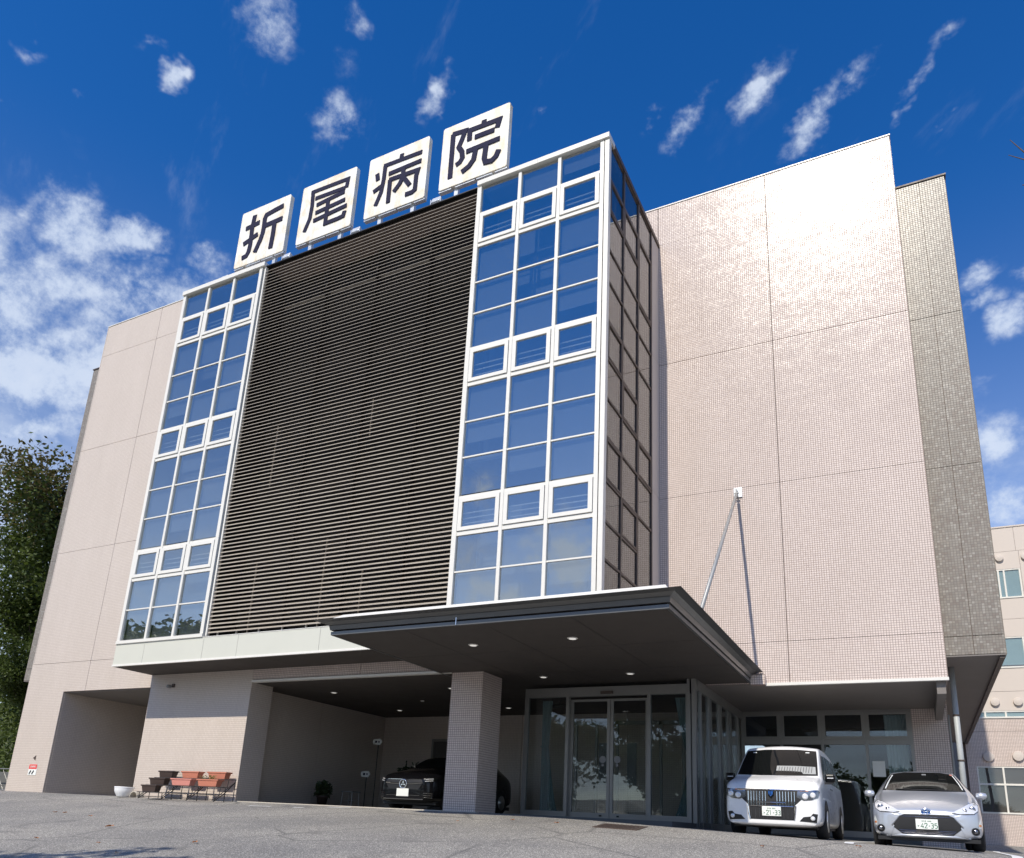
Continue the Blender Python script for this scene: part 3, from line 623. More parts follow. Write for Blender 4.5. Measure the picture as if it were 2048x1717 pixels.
# ------------------------------------------------------------------ entrance vestibule (sliding doors)
vs = MB().box(11.66, 15.80, 1.93, 2.06, 2.86, 3.085).build('vestibule', 'frame_grey', H)
EY = 1.95
for a, c in ((11.66, 11.76), (12.79, 12.87), (14.85, 14.93), (15.76, 15.87)): bx('frame_post', a, c, EY - .03, EY + .08, -0.02, 2.858, 'frame_grey', vs)
bx('corner_post', 15.90, 15.99, EY - .04, EY + .10, -0.3, 3.19, 'frame_grey', vs)
bx('corner_post', 15.80, 15.86, EY - .045, EY - .0305, -0.02, 3.19, 'frame_grey', vs)
for a, c in ((11.76, 12.79), (14.93, 15.76)):
    bx('frame_rail', a, c, EY - .02, EY + .06, -0.02, 0.13, 'frame_grey', vs)
    bx('glass_pane', a, c, EY + .01, EY + .02, .13, 2.858, 'clear_glass', vs)
def sliding(a, c, side):
    d = MB()
    y0, y1 = EY + .09, EY + .14; fw = .075
    d.box(a, a + fw, y0, y1, 0.005, 2.80).box(c - fw, c, y0, y1, 0.005, 2.80).box(a + fw, c - fw, y0, y1, 0.005, .13).box(a + fw, c - fw, y0, y1, 2.745, 2.80)
    o = d.build('sliding_door', 'frame_grey', vs)
    bx('glass_pane', a + fw, c - fw, y0 + .02, y0 + .03, .13, 2.745, 'clear_glass', o)
    sx = c - fw - .10 if side < 0 else a + fw + .10
    MB().lathe([(.085, 0), (.085, .004)], (sx, y0 + .010, 1.36), 20, 'y').build('door_sticker', 'interior_pale', o)
    MB().box(sx - .03, sx + .03, y0 + .008, y0 + .012, 1.20, 1.26).build('door_sticker', 'interior_pale', o)
    bx('lock', (c - .24 if side < 0 else a + .18), (c - .18 if side < 0 else a + .24), y0 - .012, y0, .05, .085, 'black', o)
sliding(12.87, 13.895, -1); sliding(13.905, 14.85, 1)
bx('door_sensor', 13.70, 14.0, EY - .075, EY - .02, 2.90, 2.965, 'dark_brown', vs)
# side glazing of the vestibule, towards the parked cars
for y in (2.36, 3.12, 3.34, 4.22, 4.46, 5.28, 5.62, 6.5): bx('frame_post', 15.93, 16.01, y, y + .05, -0.3, 2.95, 'frame_grey', vs)
bx('frame_rail', 15.93, 16.01, 2.06, 7.1, 2.95, 3.19, 'frame_grey', vs)
bx('frame_rail', 15.94, 16.0, 2.06, 7.1, -0.3, 0.02, 'frame_grey', vs)
for a, c in ((2.06, 3.12), (3.39, 4.22), (4.51, 5.28), (5.67, 6.5)): bx('glass_pane', 15.965, 15.975, a, c, .02, 2.95, 'clear_glass', vs)
for a, c in ((3.17, 3.34), (4.27, 4.46), (5.33, 5.62), (6.55, 7.1)): bx('glass_pane', 15.955, 15.962, a, c, .02, 2.95, 'clear_glass', vs)
bx('floor', 11.6, 15.93, 2.07, 7.09, .0, .006, 'interior', vs)
# things glimpsed inside: inner doors and frames, notice board
ind = MB()
for x in (12.0, 12.6, 13.2, 14.4, 15.0, 15.5): ind.box(x - .035, x + .035, 4.5, 4.56, 0.0, 2.6)
ind.box(11.7, 15.9, 4.5, 4.56, 2.5, 2.6); ind.build('inner_partition', 'frame_grey', vs)
for a, c in ((12.7, 13.1), (13.5, 13.75)): bx('notice_board', a, c, 4.44, 4.49, .9, 2.0, 'interior_pale', vs)
# window wall under the right wing
ww = MB().box(16.02, 20.3, 7.08, 7.16, 2.245, 2.385).build('window_wall', 'frame_grey', H)
for a, c in ((-.12, .03), (3.10, 3.168)): bx('frame_rail', 16.02, 20.3, 7.08, 7.16, a, c, 'frame_grey', ww)
WX = [16.02, 17.055, 18.12, 19.21, 20.28]
for x in WX: bx('mullion', x - .035, x + .035, 7.06, 7.17, .03, 3.10, 'frame_grey', ww)
for i in range(4):
    a, c = WX[i] + .035, WX[i + 1] - .035
    f = MB().box(a, c, 7.04, 7.10, 3.03, 3.10).box(a, c, 7.04, 7.10, 2.385, 2.46).box(a, a + .06, 7.04, 7.10, 2.46, 3.03).box(c - .06, c, 7.04, 7.10, 2.46, 3.03).build('vent_frame', 'frame_grey', ww)
    bx('glass_pane', a + .06, c - .06, 7.07, 7.08, 2.46, 3.03, 'clear_glass', ww)
    bx('glass_pane', a, c, 7.115, 7.125, .03, 2.245, 'clear_glass', ww)
bx('base_strip', 16.02, 20.3, 7.075, 7.16, -0.5, -0.121, 'block_grey', ww)
bx('room_wall', 16.02, 20.3, 11.0, 11.1, -0.2, 3.2, 'interior', H)
bx('room_floor', 16.02, 20.3, 7.17, 11.0, -0.05, 0.0, 'interior', H)
bx('room_ceiling', 16.02, 20.3, 7.21, 11.0, 3.17, 3.21, 'interior', H)

# ================================================================== annex on the right
AN = empty('annex_building'); tag(AN, 'pale pink annex with round vents behind the grey tower, windows on each floor', 'building')
AY = 20.2
ac = MB().box(22.0, 60.0, AY + .06, 40.0, -0.6, 12.5).build('wall', 'joint', AN)
def holes(x0, x1, z0, z1, wins, mat):
    """one wall panel cut round its windows"""
    cuts = sorted([w for w in wins if w[1] > x0 and w[0] < x1])
    x = x0
    for (a, c, p, q) in cuts:
        a2, c2 = max(a, x0), min(c, x1)
        if a2 > x: bx('wall_panel', x, a2, AY, AY + .06, z0, z1, mat, ac)
        if q < z1: bx('wall_panel', a2, c2, AY, AY + .06, q, z1, mat, ac)
        if p > z0: bx('wall_panel', a2, c2, AY, AY + .06, z0, p, mat, ac)
        x = c2
    if x < x1: bx('wall_panel', x, x1, AY, AY + .06, z0, z1, mat, ac)
def win(x0, x1, z0, z1, muls, bar=None, blind=0.6):
    o = MB().box(x0, x1, AY + .01, AY + .07, z1 - .05, z1).box(x0, x1, AY - .03, AY + .07, z0, z0 + .06).box(x0, x0 + .05, AY + .01, AY + .07, z0 + .06, z1 - .05).box(x1 - .05, x1, AY + .01, AY + .07, z0 + .06, z1 - .05).build('window', 'white_metal', AN)
    xs = [x0 + .05] + muls + [x1 - .05]
    for x in muls: bx('mullion', x - .03, x + .03, AY + .005, AY + .07, z0 + .06, z1 - .05, 'white_metal', o)
    if bar: bx('transom', x0 + .05, x1 - .05, AY + .0, AY + .07, bar - .035, bar + .035, 'white_metal', o)
    for i in range(len(xs) - 1): bx('glass_pane', xs[i], xs[i + 1], AY + .045, AY + .052, z0 + .06, z1 - .05, 'clear_glass', o)
    bx('blind', x0, x1, AY + .053, AY + .058, z0 + (1 - blind) * (z1 - z0), z1, 'curtain_blue', o)
w1 = (22.9, 24.72, 9.5, 10.74); w2 = (23.0, 25.2, 6.64, 7.9); w3 = (22.2, 25.2, 4.66, 4.95); w4 = (22.40, 25.2, 1.02, 2.80)
holes(22.1, 24.66, 11.5, 12.54, [], 'smooth_panel'); holes(24.67, 40, 11.5, 12.54, [], 'smooth_panel')
holes(22.1, 24.74, 8.64, 11.488, [w1], 'smooth_panel'); holes(24.75, 40, 8.64, 11.488, [], 'smooth_panel')
holes(22.1, 40, 5.72, 8.628, [w2], 'smooth_panel')
holes(22.1, 40, 4.63, 5.708, [w3], 'smooth_panel')
holes(22.1, 40, 4.16, 4.62, [], 'pink_tile')
holes(22.1, 40, -0.5, 4.148, [w4], 'pink_tile')
bx('coping', 22.0, 40, AY - .03, AY + .3, 12.54, 12.60, 'smooth_panel', AN)
win(*w1, [23.95, 24.15], None, 1.0); win(*w2, [23.55, 24.5], None, .9); win(*w3, [22.9, 23.6, 24.3], None, 1.0); win(*w4, [23.28, 24.2], 2.12, .0)
for (x, z, r) in ((24.05, 11.34 - .12, .15), (24.95, 11.2, .15), (23.72, 8.42 - .1, .16), (24.9, 8.35, .16), (23.28, 5.29, .16), (24.05, 5.29, .16), (24.85, 5.29, .16), (22.84, 3.16, .19), (23.82, 3.19, .19), (24.8, 3.19, .19)):
    MB().lathe([(r, 0), (r, -.07), (r * .93, -.10), (r * .3, -.115)], (x, AY, z), 24, 'y').build('round_vent', 'smooth_panel', AN)

# ================================================================== roof sign: four square boards with one character each
CH = {"a": [[[-0.79, 0.383], [-0.181, 0.438]], [[-0.458, 0.818], [-0.493, 0.381], [-0.452, -0.365], [-0.476, -0.615], [-0.551, -0.756], [-0.75, -0.792]], [[-0.787, -0.235], [-0.179, -0.033]], [[0.81, 0.726], [0.453, 0.686], [0.09, 0.626], [0.04, 0.5], [0.056, 0.181], [0.046, -0.074], [-0.011, -0.313], [-0.18, -0.747]], [[0.126, 0.195], [0.848, 0.214]], [[0.522, 0.141], [0.529, -0.299], [0.511, -0.827]]], "b": [[[-0.696, 0.776], [0.002, 0.754], [0.78, 0.729], [0.753, 0.405]], [[-0.487, 0.469], [0.715, 0.42]], [[-0.62, 0.771], [-0.583, 0.222], [-0.603, -0.249], [-0.764, -0.702]], [[0.707, 0.273], [0.053, 0.224], [-0.394, 0.175]], [[-0.396, -0.121], [0.763, -0.046]], [[-0.437, -0.405], [0.861, -0.298]], [[0.075, 0.221], [0.075, -0.278], [0.075, -0.685], [0.572, -0.685], [0.772, -0.662], [0.804, -0.491]]], "c": [[[0.128, 0.836], [0.114, 0.59]], [[-0.517, 0.639], [0.864, 0.59]], [[-0.455, 0.633], [-0.46, 0.144], [-0.509, -0.335], [-0.666, -0.755]], [[-0.735, 0.438], [-0.681, 0.178]], [[-0.809, -0.204], [-0.483, -0.083]], [[-0.288, 0.255], [0.869, 0.271]], [[-0.214, 0.017], [-0.2, -0.825]], [[-0.252, 0.018], [0.78, -0.033], [0.74, -0.207], [0.738, -0.719], [0.644, -0.776], [0.406, -0.771]], [[0.245, 0.299], [0.257, -0.064], [0.166, -0.274], [-0.025, -0.498]], [[0.234, -0.028], [0.535, -0.476]]], "d": [[[-0.729, 0.761], [-0.718, -0.811]], [[-0.76, 0.761], [-0.328, 0.711], [-0.408, 0.455], [-0.505, 0.202], [-0.384, -0.012], [-0.354, -0.237], [-0.431, -0.363], [-0.556, -0.417]], [[0.281, 0.819], [0.274, 0.633]], [[-0.231, 0.652], [0.782, 0.614], [0.72, 0.351]], [[-0.171, 0.646], [-0.164, 0.28]], [[0.01, 0.324], [0.639, 0.308]], [[-0.236, -0.081], [0.829, -0.071]], [[0.075, -0.077], [0.029, -0.452], [-0.104, -0.632], [-0.339, -0.749]], [[0.407, -0.09], [0.374, -0.573], [0.42, -0.722], [0.611, -0.751], [0.747, -0.653], [0.817, -0.464]]]}
NAMES = {'a': 'first of the four, nearest the left glazing', 'b': 'second of the four from the left', 'c': 'third of the four, sick-bed character', 'd': 'rightmost and nearest of the four'}
LABS = {'a': 'leftmost white roof sign board with the dark character 折', 'b': 'white roof sign board with the dark character 尾, second from left',
        'c': 'white roof sign board with the dark character 病, third from left', 'd': 'rightmost white roof sign board with the dark character 院'}
BX = {'a': (1.75, 3.89), 'b': (4.41, 6.56), 'c': (7.06, 9.22), 'd': (9.70, 11.87)}
WD = {'a': .175, 'b': .14, 'c': .14, 'd': .155}
for k in 'abcd':
    x0, x1 = BX[k]; cx, cz = (x0 + x1) / 2, 17.89; hw = (x1 - x0) / 2
    s = empty('roof_sign', (cx, -0.98, 16.12)); tag(s, LABS[k], 'sign', 'sign boards on the roof')
    dz = cz - 16.12
    bm = bmesh.new(); bmesh.ops.create_cube(bm, size=1.0); bmesh.ops.scale(bm, vec=(2 * hw, .16, 2.2), verts=bm.verts)
    vert = [e for e in bm.edges if abs(e.verts[0].co.y - e.verts[1].co.y) > .1]
    bmesh.ops.bevel(bm, geom=vert, offset=.03, segments=3, affect='EDGES')
    me = bpy.data.meshes.new('board'); bm.to_mesh(me); bm.free(); me.materials.append(MT['sign_board'])
    ob('board', me, s, (0, 0, dz), bevel=.012)
    ch = MB()
    for i, st in enumerate(CH[k]): ch.stroke([(p[0], p[1] + dz) for p in st], WD[k], -.100 - .0015 * i, -.0785 - .0001 * i)
    ch.build('character', 'letter_blue', s)
    for fx in (-.55, .62):
        bx2 = MB().box(fx - .06, fx + .06, .02, .12, 0, dz - 1.0).build('post', 'galvanised', s)
    for a, c in ((-1.0, -.62), (-.5, .08), (.12, .58), (.66, 1.0)): MB().box(a * hw, c * hw, -.05, .07, dz - 1.145, dz - 1.105).build('bottom_rail', 'galvanised', s)
for i, x in enumerate((1.55, 4.25, 6.95, 9.75)):
    f = empty('floodlight', (x, -1.22, 16.16 if i else 16.215))
    tag(f, ['small grey floodlight on the roof at the far left of the signs', 'small grey floodlight before the gap between first and second sign', 'small grey floodlight at the lower left of the third sign', 'small grey floodlight at the lower left of the rightmost sign'][i], 'floodlight', 'floodlights below the roof signs')
    m_ = MB().box(-.14, .14, -.06, .14, .10, .30); h = m_.build('housing', 'galvanised', f, bevel=.02); h.rotation_euler = (R_(-18), 0, 0)
    MB().box(-.10, .10, .142, .15, .13, .27).build('lens', 'interior_pale', f).rotation_euler = (R_(-18), 0, 0)
    MB().box(-.17, -.15, .0, .06, 0, .24).box(.15, .17, .0, .06, 0, .24).box(-.17, .17, 0, .06, -.02, 0).build('bracket', 'galvanised', f)

# ================================================================== cars
def car_body(name, stations, mat, parent):
    """stations: (y, [(x,z)...half section bottom centre -> top centre])"""
    m_ = MB(); n = len(stations[0][1])
    for y, h in stations:
        full = [(x, z) for x, z in h] + [(-x, z) for x, z in h[-2:0:-1]]
        m_.v += [(x, y, z) for x, z in full]
    N = 2 * n - 2
    for i in range(len(stations) - 1):
        for j in range(N):
            j2 = (j + 1) % N; m_.f.append((i * N + j, i * N + j2, (i + 1) * N + j2, (i + 1) * N + j))
    m_.f.append(tuple(range(N))[::-1]); m_.f.append(tuple((len(stations) - 1) * N + j for j in range(N)))
    o = m_.build(name, mat, None, True)
    md = o.modifiers.new('s', 'SUBSURF'); md.levels = 3; md.render_levels = 3
    dg = bpy.context.evaluated_depsgraph_get(); me = bpy.data.meshes.new_from_object(o.evaluated_get(dg))
    o.modifiers.clear(); o.data = me; me.polygons.foreach_set('use_smooth', [True] * len(me.polygons))
    bm = bmesh.new(); bm.from_mesh(me); bvh = BVHTree.FromBMesh(bm); bm.free()
    o.parent = parent
    return o, bvh
def dens(poly, k=4, closed=True):
    o = []
    for i in range(len(poly) if closed else len(poly) - 1):
        a, b_ = Vector(poly[i]), Vector(poly[(i + 1) % len(poly)])
        for j in range(k): o.append(a.lerp(b_, j / k))
    return o
def patch(name, bvh, poly, mat, parent, off=.006, d='y', cuts=3, k=3):
    """a piece of skin of the car: outline drawn in front (x,z) or side (y,z) view, laid on the body"""
    bm = bmesh.new()
    vs = [bm.verts.new((p.x, p.y, 0)) for p in dens(poly, k)]
    f = bm.faces.new(vs); bmesh.ops.triangulate(bm, faces=[f])
    bmesh.ops.subdivide_edges(bm, edges=bm.edges[:], cuts=cuts, use_grid_fill=True)
    dv = {'y': Vector((0, 1, 0)), 'x': Vector((-1, 0, 0)), '-x': Vector((1, 0, 0)), '-y': Vector((0, -1, 0))}[d]
    for v in bm.verts:
        if d == 'y': o = Vector((v.co.x, -2, v.co.y))
        elif d == '-y': o = Vector((v.co.x, 9, v.co.y))
        elif d == 'x': o = Vector((3, v.co.x, v.co.y))
        else: o = Vector((-3, v.co.x, v.co.y))
        h = bvh.ray_cast(o, dv)
        p, nn = (h[0], h[1]) if h[0] is not None else (bvh.find_nearest(o + dv * 2)[0], -dv)
        if nn.dot(dv) > 0: nn = -nn
        v.co = p + nn * off
    bmesh.ops.recalc_face_normals(bm, faces=bm.faces)
    if bm.faces and sum((f.normal.dot(dv) for f in bm.faces)) > 0: bmesh.ops.reverse_faces(bm, faces=bm.faces)
    me = bpy.data.meshes.new(name); bm.to_mesh(me); bm.free(); me.materials.append(MT[mat])
    me.polygons.foreach_set('use_smooth', [True] * len(me.polygons))
    return ob(name, me, parent)
def hit(bvh, x, z):
    h = bvh.ray_cast(Vector((x, -2, z)), Vector((0, 1, 0))); return h[0] if h[0] is not None else Vector((x, .1, z))
def mir(p): return [(-x, z) for x, z in p][::-1]
def circ(cx, cz, rx, rz=None, n=16): rz = rz or rx; return [(cx + rx * math.cos(2 * math.pi * i / n), cz + rz * math.sin(2 * math.pi * i / n)) for i in range(n)]
def wheel(parent, x, y, r, wdt=.2):
    s = 1 if x > 0 else -1
    w_ = MB().lathe([(r * .62, -wdt / 2), (r * .93, -wdt / 2), (r, -wdt * .35), (r, wdt * .35), (r * .93, wdt / 2), (r * .62, wdt / 2)], (0, 0, 0), 28, 'x').build('wheel', 'tyre', parent, True, loc=(x, y, r))
    rim = MB().lathe([(r * .62, s * (wdt / 2 + .004)), (r * .58, s * (wdt / 2 - .02)), (r * .15, s * (wdt / 2 - .015)), (r * .12, s * (wdt / 2 + .006))], (0, 0, 0), 24, 'x').build('rim', 'aluminium', w_, True)
    return w_
DIG = {'1': [[(.0, .8), (.15, 1.0), (.15, 0)]], '2': [[(-.02, .75), (.05, .95), (.25, 1), (.42, .9), (.42, .68), (0, .03), (.46, .03)]],
       '3': [[(0, .95), (.2, 1), (.4, .92), (.4, .62), (.18, .53), (.4, .45), (.42, .15), (.22, 0), (0, .06)]],
       '4': [[(.33, 0), (.33, 1), (-.03, .28), (.48, .28)]], '5': [[(.42, .98), (.05, .98), (.03, .58), (.25, .62), (.42, .5), (.42, .15), (.22, 0), (0, .06)]], '-': [[(.02, .45), (.26, .45)]]}
def plate(parent, bvh, zc, digits, w_=.33, h_=.165, y=None, blank=False):
    yy = min(hit(bvh, dx, zc + dz).y for dx in (-.15, 0, .15) for dz in (-.07, .07)) - .018 if y is None else y
    p = MB().box(-w_ / 2, w_ / 2, -.006, .012, -h_ / 2, h_ / 2).build('number_plate', 'plate_white', parent, bevel=.004, loc=(0, yy, zc))
    if blank: return p
    x = -.088
    for c in digits:
        ch = MB()
        for st in DIG[c]: ch.stroke([(x + a * .085, -.062 + b_ * .078) for a, b_ in st], .0115, -.0085, -.006)
        x += .056 if c != '-' else .036
        ch.build('digit', 'plate_green', p)
    sm = MB()
    for i, x in enumerate((-.065, -.04, -.015, .02, .04, .06)):
        sm.stroke([(x - .008, .055), (x + .008, .055)], .005, -.0085, -.006).stroke([(x - .006, .044), (x + .008, .046)], .005, -.0085, -.006).stroke([(x, .06), (x + (.003 if i % 2 else -.003), .036)], .005, -.0085, -.006)
    sm.stroke([(-.14, -.02), (-.12, -.025), (-.135, -.045)], .008, -.0085, -.006)
    struct(sm.build('area_name', 'plate_green', p), 'stuff')
    return p

# ---- white people carrier
VN = empty('van', (17.95, -0.52, -0.195)); tag(VN, 'white minivan with tall chrome-barred grille parked at the window wall', 'van')
def sec(w_, zb, zs, zbelt, wt, zt, crown=.03, wb=None):
    wb = wb or w_ * .9
    return [(0, zb), (wb * .6, zb), (wb, zb + .01), (w_, zb + .10), (w_, zs), (w_ * .985, zbelt), (w_ * .5 + wt * .5, zbelt * .5 + zt * .5), (wt, zt - .05), (wt * .97, zt - .012), (wt * .86, zt), (wt * .4, zt + crown * .8), (0, zt + crown)]
W = .845
ST = [(-.0, sec(.70, .24, .50, .70, .66, .80, .010)), (.035, sec(.79, .20, .50, .76, .76, .865, .012)), (.12, sec(.835, .19, .52, .84, .80, .955, .018)), (.30, sec(W, .185, .53, .90, .80, 1.015, .022)), (.50, sec(W, .185, .55, .94, .79, 1.055, .03)), (.70, sec(W, .185, .55, .98, .78, 1.10, .03)),
      (.78, sec(W, .185, .55, 1.0, .775, 1.14, .03)), (1.15, sec(W, .185, .55, 1.02, .735, 1.43, .03)), (1.50, sec(W, .185, .55, 1.02, .705, 1.675, .035)), (1.62, sec(W, .185, .55, 1.02, .70, 1.725, .04)), (1.80, sec(W, .185, .55, 1.02, .695, 1.755, .045)), (2.6, sec(W, .185, .55, 1.02, .695, 1.775, .05)),
      (3.7, sec(W, .19, .55, 1.02, .69, 1.76, .05)), (4.45, sec(W, .20, .55, 1.02, .67, 1.71, .04)), (4.62, sec(.82, .24, .55, 1.0, .65, 1.62, .03)), (4.69, sec(.78, .30, .55, .95, .60, 1.42, .03))]
bd, bv = car_body('body', ST, 'paint_white', VN)
patch('windscreen', bv, [(-.735, 1.135), (-.3, 1.125), (.3, 1.125), (.735, 1.135), (.70, 1.40), (.655, 1.655), (.3, 1.685), (-.3, 1.685), (-.655, 1.655), (-.70, 1.40)], 'car_glass', VN, .006, cuts=4)
ss = patch('sunshade', bv, [(-.02, 1.165), (.70, 1.16), (.675, 1.31), (.3, 1.325), (-.02, 1.325)], 'sunshade', VN, .009, cuts=3)
for i in range(13):
    x = .03 + i * .049; p0, p1 = hit(bv, x, 1.19), hit(bv, x, 1.31); MB().tube([(x, p0.y - .014, 1.19), (x, p1.y - .014, 1.31)], .006, 5).build('pleat', 'interior', ss)
GRL = [(-.58, .82), (.58, .82), (.56, .70), (.40, .55), (.38, .30), (-.38, .30), (-.40, .55), (-.56, .70)]
gr = patch('grille', bv, GRL, 'black', VN, .005, cuts=4)
for i in range(17):
    x = -.40 + i * .05; zl = .545
    if abs(x) < .085: continue
    pts = [(x, hit(bv, x, z).y - .014, z) for z in (zl + .0, zl + .08, .795)]
    MB().tube(pts, .0095, 6).build('grille_bar', 'chrome', gr)
for i in range(11):
    x = -.35 + i * .07
    pts = [(x, hit(bv, x, z).y - .010, z) for z in (.32, .42, .52)]; MB().tube(pts, .005, 5).build('grille_bar', 'dark_chrome', gr)
for z, hx, rr in ((.825, .60, .012), (.535, .38, .009), (.60, .25, .007)):
    pts = [(x / 10 * hx, hit(bv, x / 10 * hx, z).y - .016, z) for x in range(-10, 11)]; MB().tube(pts, rr, 6).build('grille_trim', 'chrome', gr)
for s in (-1, 1):
    pts = [(s * x, hit(bv, s * x, z).y - .012, z) for x, z in ((.42, .55), (.405, .42), (.385, .31))]; MB().tube(pts, .013, 6).build('grille_trim', 'chrome', gr)
em = MB().prism([(-.055, .055), (.055, .055), (.05, -.01), (0, -.07), (-.05, -.01)], -.012, .012).build('emblem', 'chrome', VN, loc=(0, hit(bv, 0, .745).y - .026, .755))
MB().prism([(-.04, .042), (.04, .042), (.036, -.008), (0, -.05), (-.036, -.008)], -.016, -.0121).build('emblem_face', 'emblem_blue', em)
MB().stroke([(.012, .03), (-.015, .03), (-.015, -.02), (.012, -.02)], .008, -.019, -.0161).stroke([(-.015, .005), (.01, .005)], .008, -.019, -.0161).build('emblem_mark', 'chrome', em)
HLP = [(.44, .70), (.56, .645), (.70, .66), (.79, .705), (.815, .80), (.805, .835), (.60, .825), (.46, .81)]
for P_ in (HLP, mir(HLP)):
    hl = patch('headlight', bv, P_, 'dark_chrome', VN, .008, cuts=3); s = 1 if P_ is HLP else -1
    for cx, cz, r in ((.585, .72, .055), (.715, .745, .05)):
        p = hit(bv, s * cx, cz); MB().lathe([(r, .0), (r * .9, -.014), (r * .5, -.02), (r * .2, -.012)], (s * cx, p.y - .012, cz), 18, 'y').build('lamp', 'lamp_lens', hl, True)
    patch('turn_lamp', bv, [(s * .50, .805), (s * .64, .81), (s * .64, .828), (s * .50, .823)][::s], 'amber', hl, .012, cuts=1)
FG = [(.47, .29), (.75, .275), (.775, .42), (.70, .43), (.66, .38), (.54, .365)]
for P_ in (FG, mir(FG)):
    fg = patch('fog_light', bv, P_, 'black', VN, .007, cuts=2); s = 1 if P_ is FG else -1
    p = hit(bv, s * .695, .345); MB().lathe([(.04, 0), (.036, -.01), (.01, -.014)], (s * .695, p.y - .012, .345), 14, 'y').build('lamp', 'lamp_lens', fg, True)
plate(VN, bv, .445, '21-33')
lp = [(-.70, .235), (.70, .235), (.74, .26), (-.74, .26)]
patch('bumper_lip', bv, lp, 'paint_white', VN, .018, cuts=2)
for s in (-1, 1):
    dd = 'x' if s > 0 else '-x'
    sw = patch('side_window', bv, [(.98, 1.07), (1.95, 1.07), (1.95, 1.60), (1.62, 1.58), (1.25, 1.34)], 'car_glass', VN, .005, dd)
    for a, c in ((2.03, 3.15), (3.23, 4.25)): patch('side_window', bv, [(a, 1.07), (c, 1.07), (c - .03, 1.61), (a, 1.61)], 'car_glass', VN, .005, dd)
    for y in (1.99, 3.19): patch('door_seam', bv, [(y, .32), (y + .012, .32), (y + .012, 1.06), (y, 1.06)], 'black', VN, .003, dd, 2)
    patch('door_handle', bv, [(1.78, .93), (1.95, .93), (1.95, .965), (1.78, .965)], 'chrome', VN, .018, dd, 1); patch('door_handle', bv, [(2.04, .93), (2.21, .93), (2.21, .965), (2.04, .965)], 'chrome', VN, .018, dd, 1)
    for y in (.86, 3.71):
        patch('wheel_arch', bv, [(y + .38 * math.cos(a), max(.2, .32 + .38 * math.sin(a))) for a in [math.pi * i / 10 for i in range(11)]] + [(y - .38, .2), (y + .38, .2)], 'black', VN, .004, dd, 2, 2)
        wheel(VN, s * .76, y, .315, .195)
    o = MB().box(-.09, .09, -.05, .05, -.075, .075).build('wing_mirror', 'paint_black', VN, bevel=.03, loc=(s * .925, 1.02, 1.11))
    MB().box(min(-s * .16, s * .05), max(-s * .16, s * .05), -.03, .03, -.11, -.07).build('mirror_base', 'black', o); MB().box(-.075, .075, .0505, .054, -.06, .06).build('mirror_glass', 'chrome', o); MB().box(-.05, .06, -.055, -.049, -.005, .012).build('turn_lamp', 'lamp_lens', o)
    patch('black_pillar', bv, [(.88, 1.06), (.975, 1.07), (1.24, 1.345), (1.6, 1.6), (1.53, 1.6)], 'black', VN, .004, dd, 2)
MB().box(-.74, .74, .35, 4.5, .17, .30).build('underbody', 'black', VN)
for s in (-1, 1): patch('sticker', bv, [(s * .50 - .035, 1.605), (s * .50 + .035, 1.605), (s * .50 + .035, 1.625), (s * .50 - .035, 1.625)], 'plate_white', VN, .010, cuts=1)

# ---- silver hatchback
HB = empty('hatchback_car', (20.42, -0.42, -0.265)); tag(HB, 'silver compact hatchback with wide dark lower grille parked beside the rain pipe', 'car')
W = .845
ST = [(0.0, sec(.46, .22, .38, .50, .42, .585, .012)), (.06, sec(.66, .185, .38, .54, .56, .645, .02)), (.16, sec(.77, .17, .42, .60, .64, .70, .03)), (.34, sec(.83, .165, .48, .69, .69, .775, .04)), (.62, sec(W, .165, .50, .78, .71, .865, .05)),
      (.92, sec(W, .165, .50, .84, .72, .945, .05)), (1.02, sec(W, .165, .50, .86, .70, .985, .045)), (1.40, sec(W, .165, .50, .90, .62, 1.20, .035)), (1.72, sec(W, .165, .50, .92, .565, 1.345, .03)), (1.95, sec(W, .165, .50, .93, .545, 1.395, .03)),
      (2.5, sec(W, .165, .50, .94, .54, 1.415, .03)), (3.2, sec(W, .165, .50, .94, .52, 1.375, .03)), (3.75, sec(.83, .18, .50, .93, .48, 1.26, .02)), (3.94, sec(.78, .22, .50, .90, .46, 1.08, .02)), (4.0, sec(.70, .30, .50, .85, .44, .95, .02))]
bd, bv = car_body('body', ST, 'paint_silver', HB)
patch('windscreen', bv, [(-.665, 1.0), (-.3, .99), (.3, .99), (.665, 1.0), (.59, 1.19), (.515, 1.335), (.3, 1.375), (-.3, 1.375), (-.515, 1.335), (-.59, 1.19)], 'car_glass', HB, .005, cuts=4)
for s in (-1, 1):
    pts = [(s * x, hit(bv, s * x, z).y - .008, z) for x, z in ((.62, 1.03), (.575, 1.15), (.50, 1.31))]; MB().tube(pts, .012, 5).build('pillar_trim', 'plate_white', HB)
for a, c, z in ((-.45, .05, 1.012), (-.02, .52, 1.005)):
    pts = [(a + (c - a) * i / 6, hit(bv, a + (c - a) * i / 6, z).y - .015, z + .012 * (1 - i / 6)) for i in range(7)]; MB().tube(pts, .009, 5).build('wiper', 'black', HB)
GRL = [(-.32, .555), (.32, .555), (.40, .52), (.515, .37), (.50, .335), (.37, .232), (-.37, .232), (-.50, .335), (-.515, .37), (-.40, .52)]
gr = patch('grille', bv, GRL, 'black', HB, .004, cuts=4)
for z, hx in ((.52, .36), (.27, .40), (.248, .37), (.295, .42)):
    pts = [(x / 8 * hx, hit(bv, x / 8 * hx, z).y - .008, z) for x in range(-8, 9)]; MB().tube(pts, .006, 5).build('grille_bar', 'dark_chrome', gr)
ed = [(-.33, .562), (.33, .562), (.415, .525), (.528, .37)]
pts = [(x, hit(bv, x, z).y - .004, z) for x, z in [(-q[0], q[1]) for q in ed[:0:-1]] + [(0, .566)] + ed[1:]]; MB().tube(pts, .012, 6).build('grille_trim', 'paint_silver', gr, True)
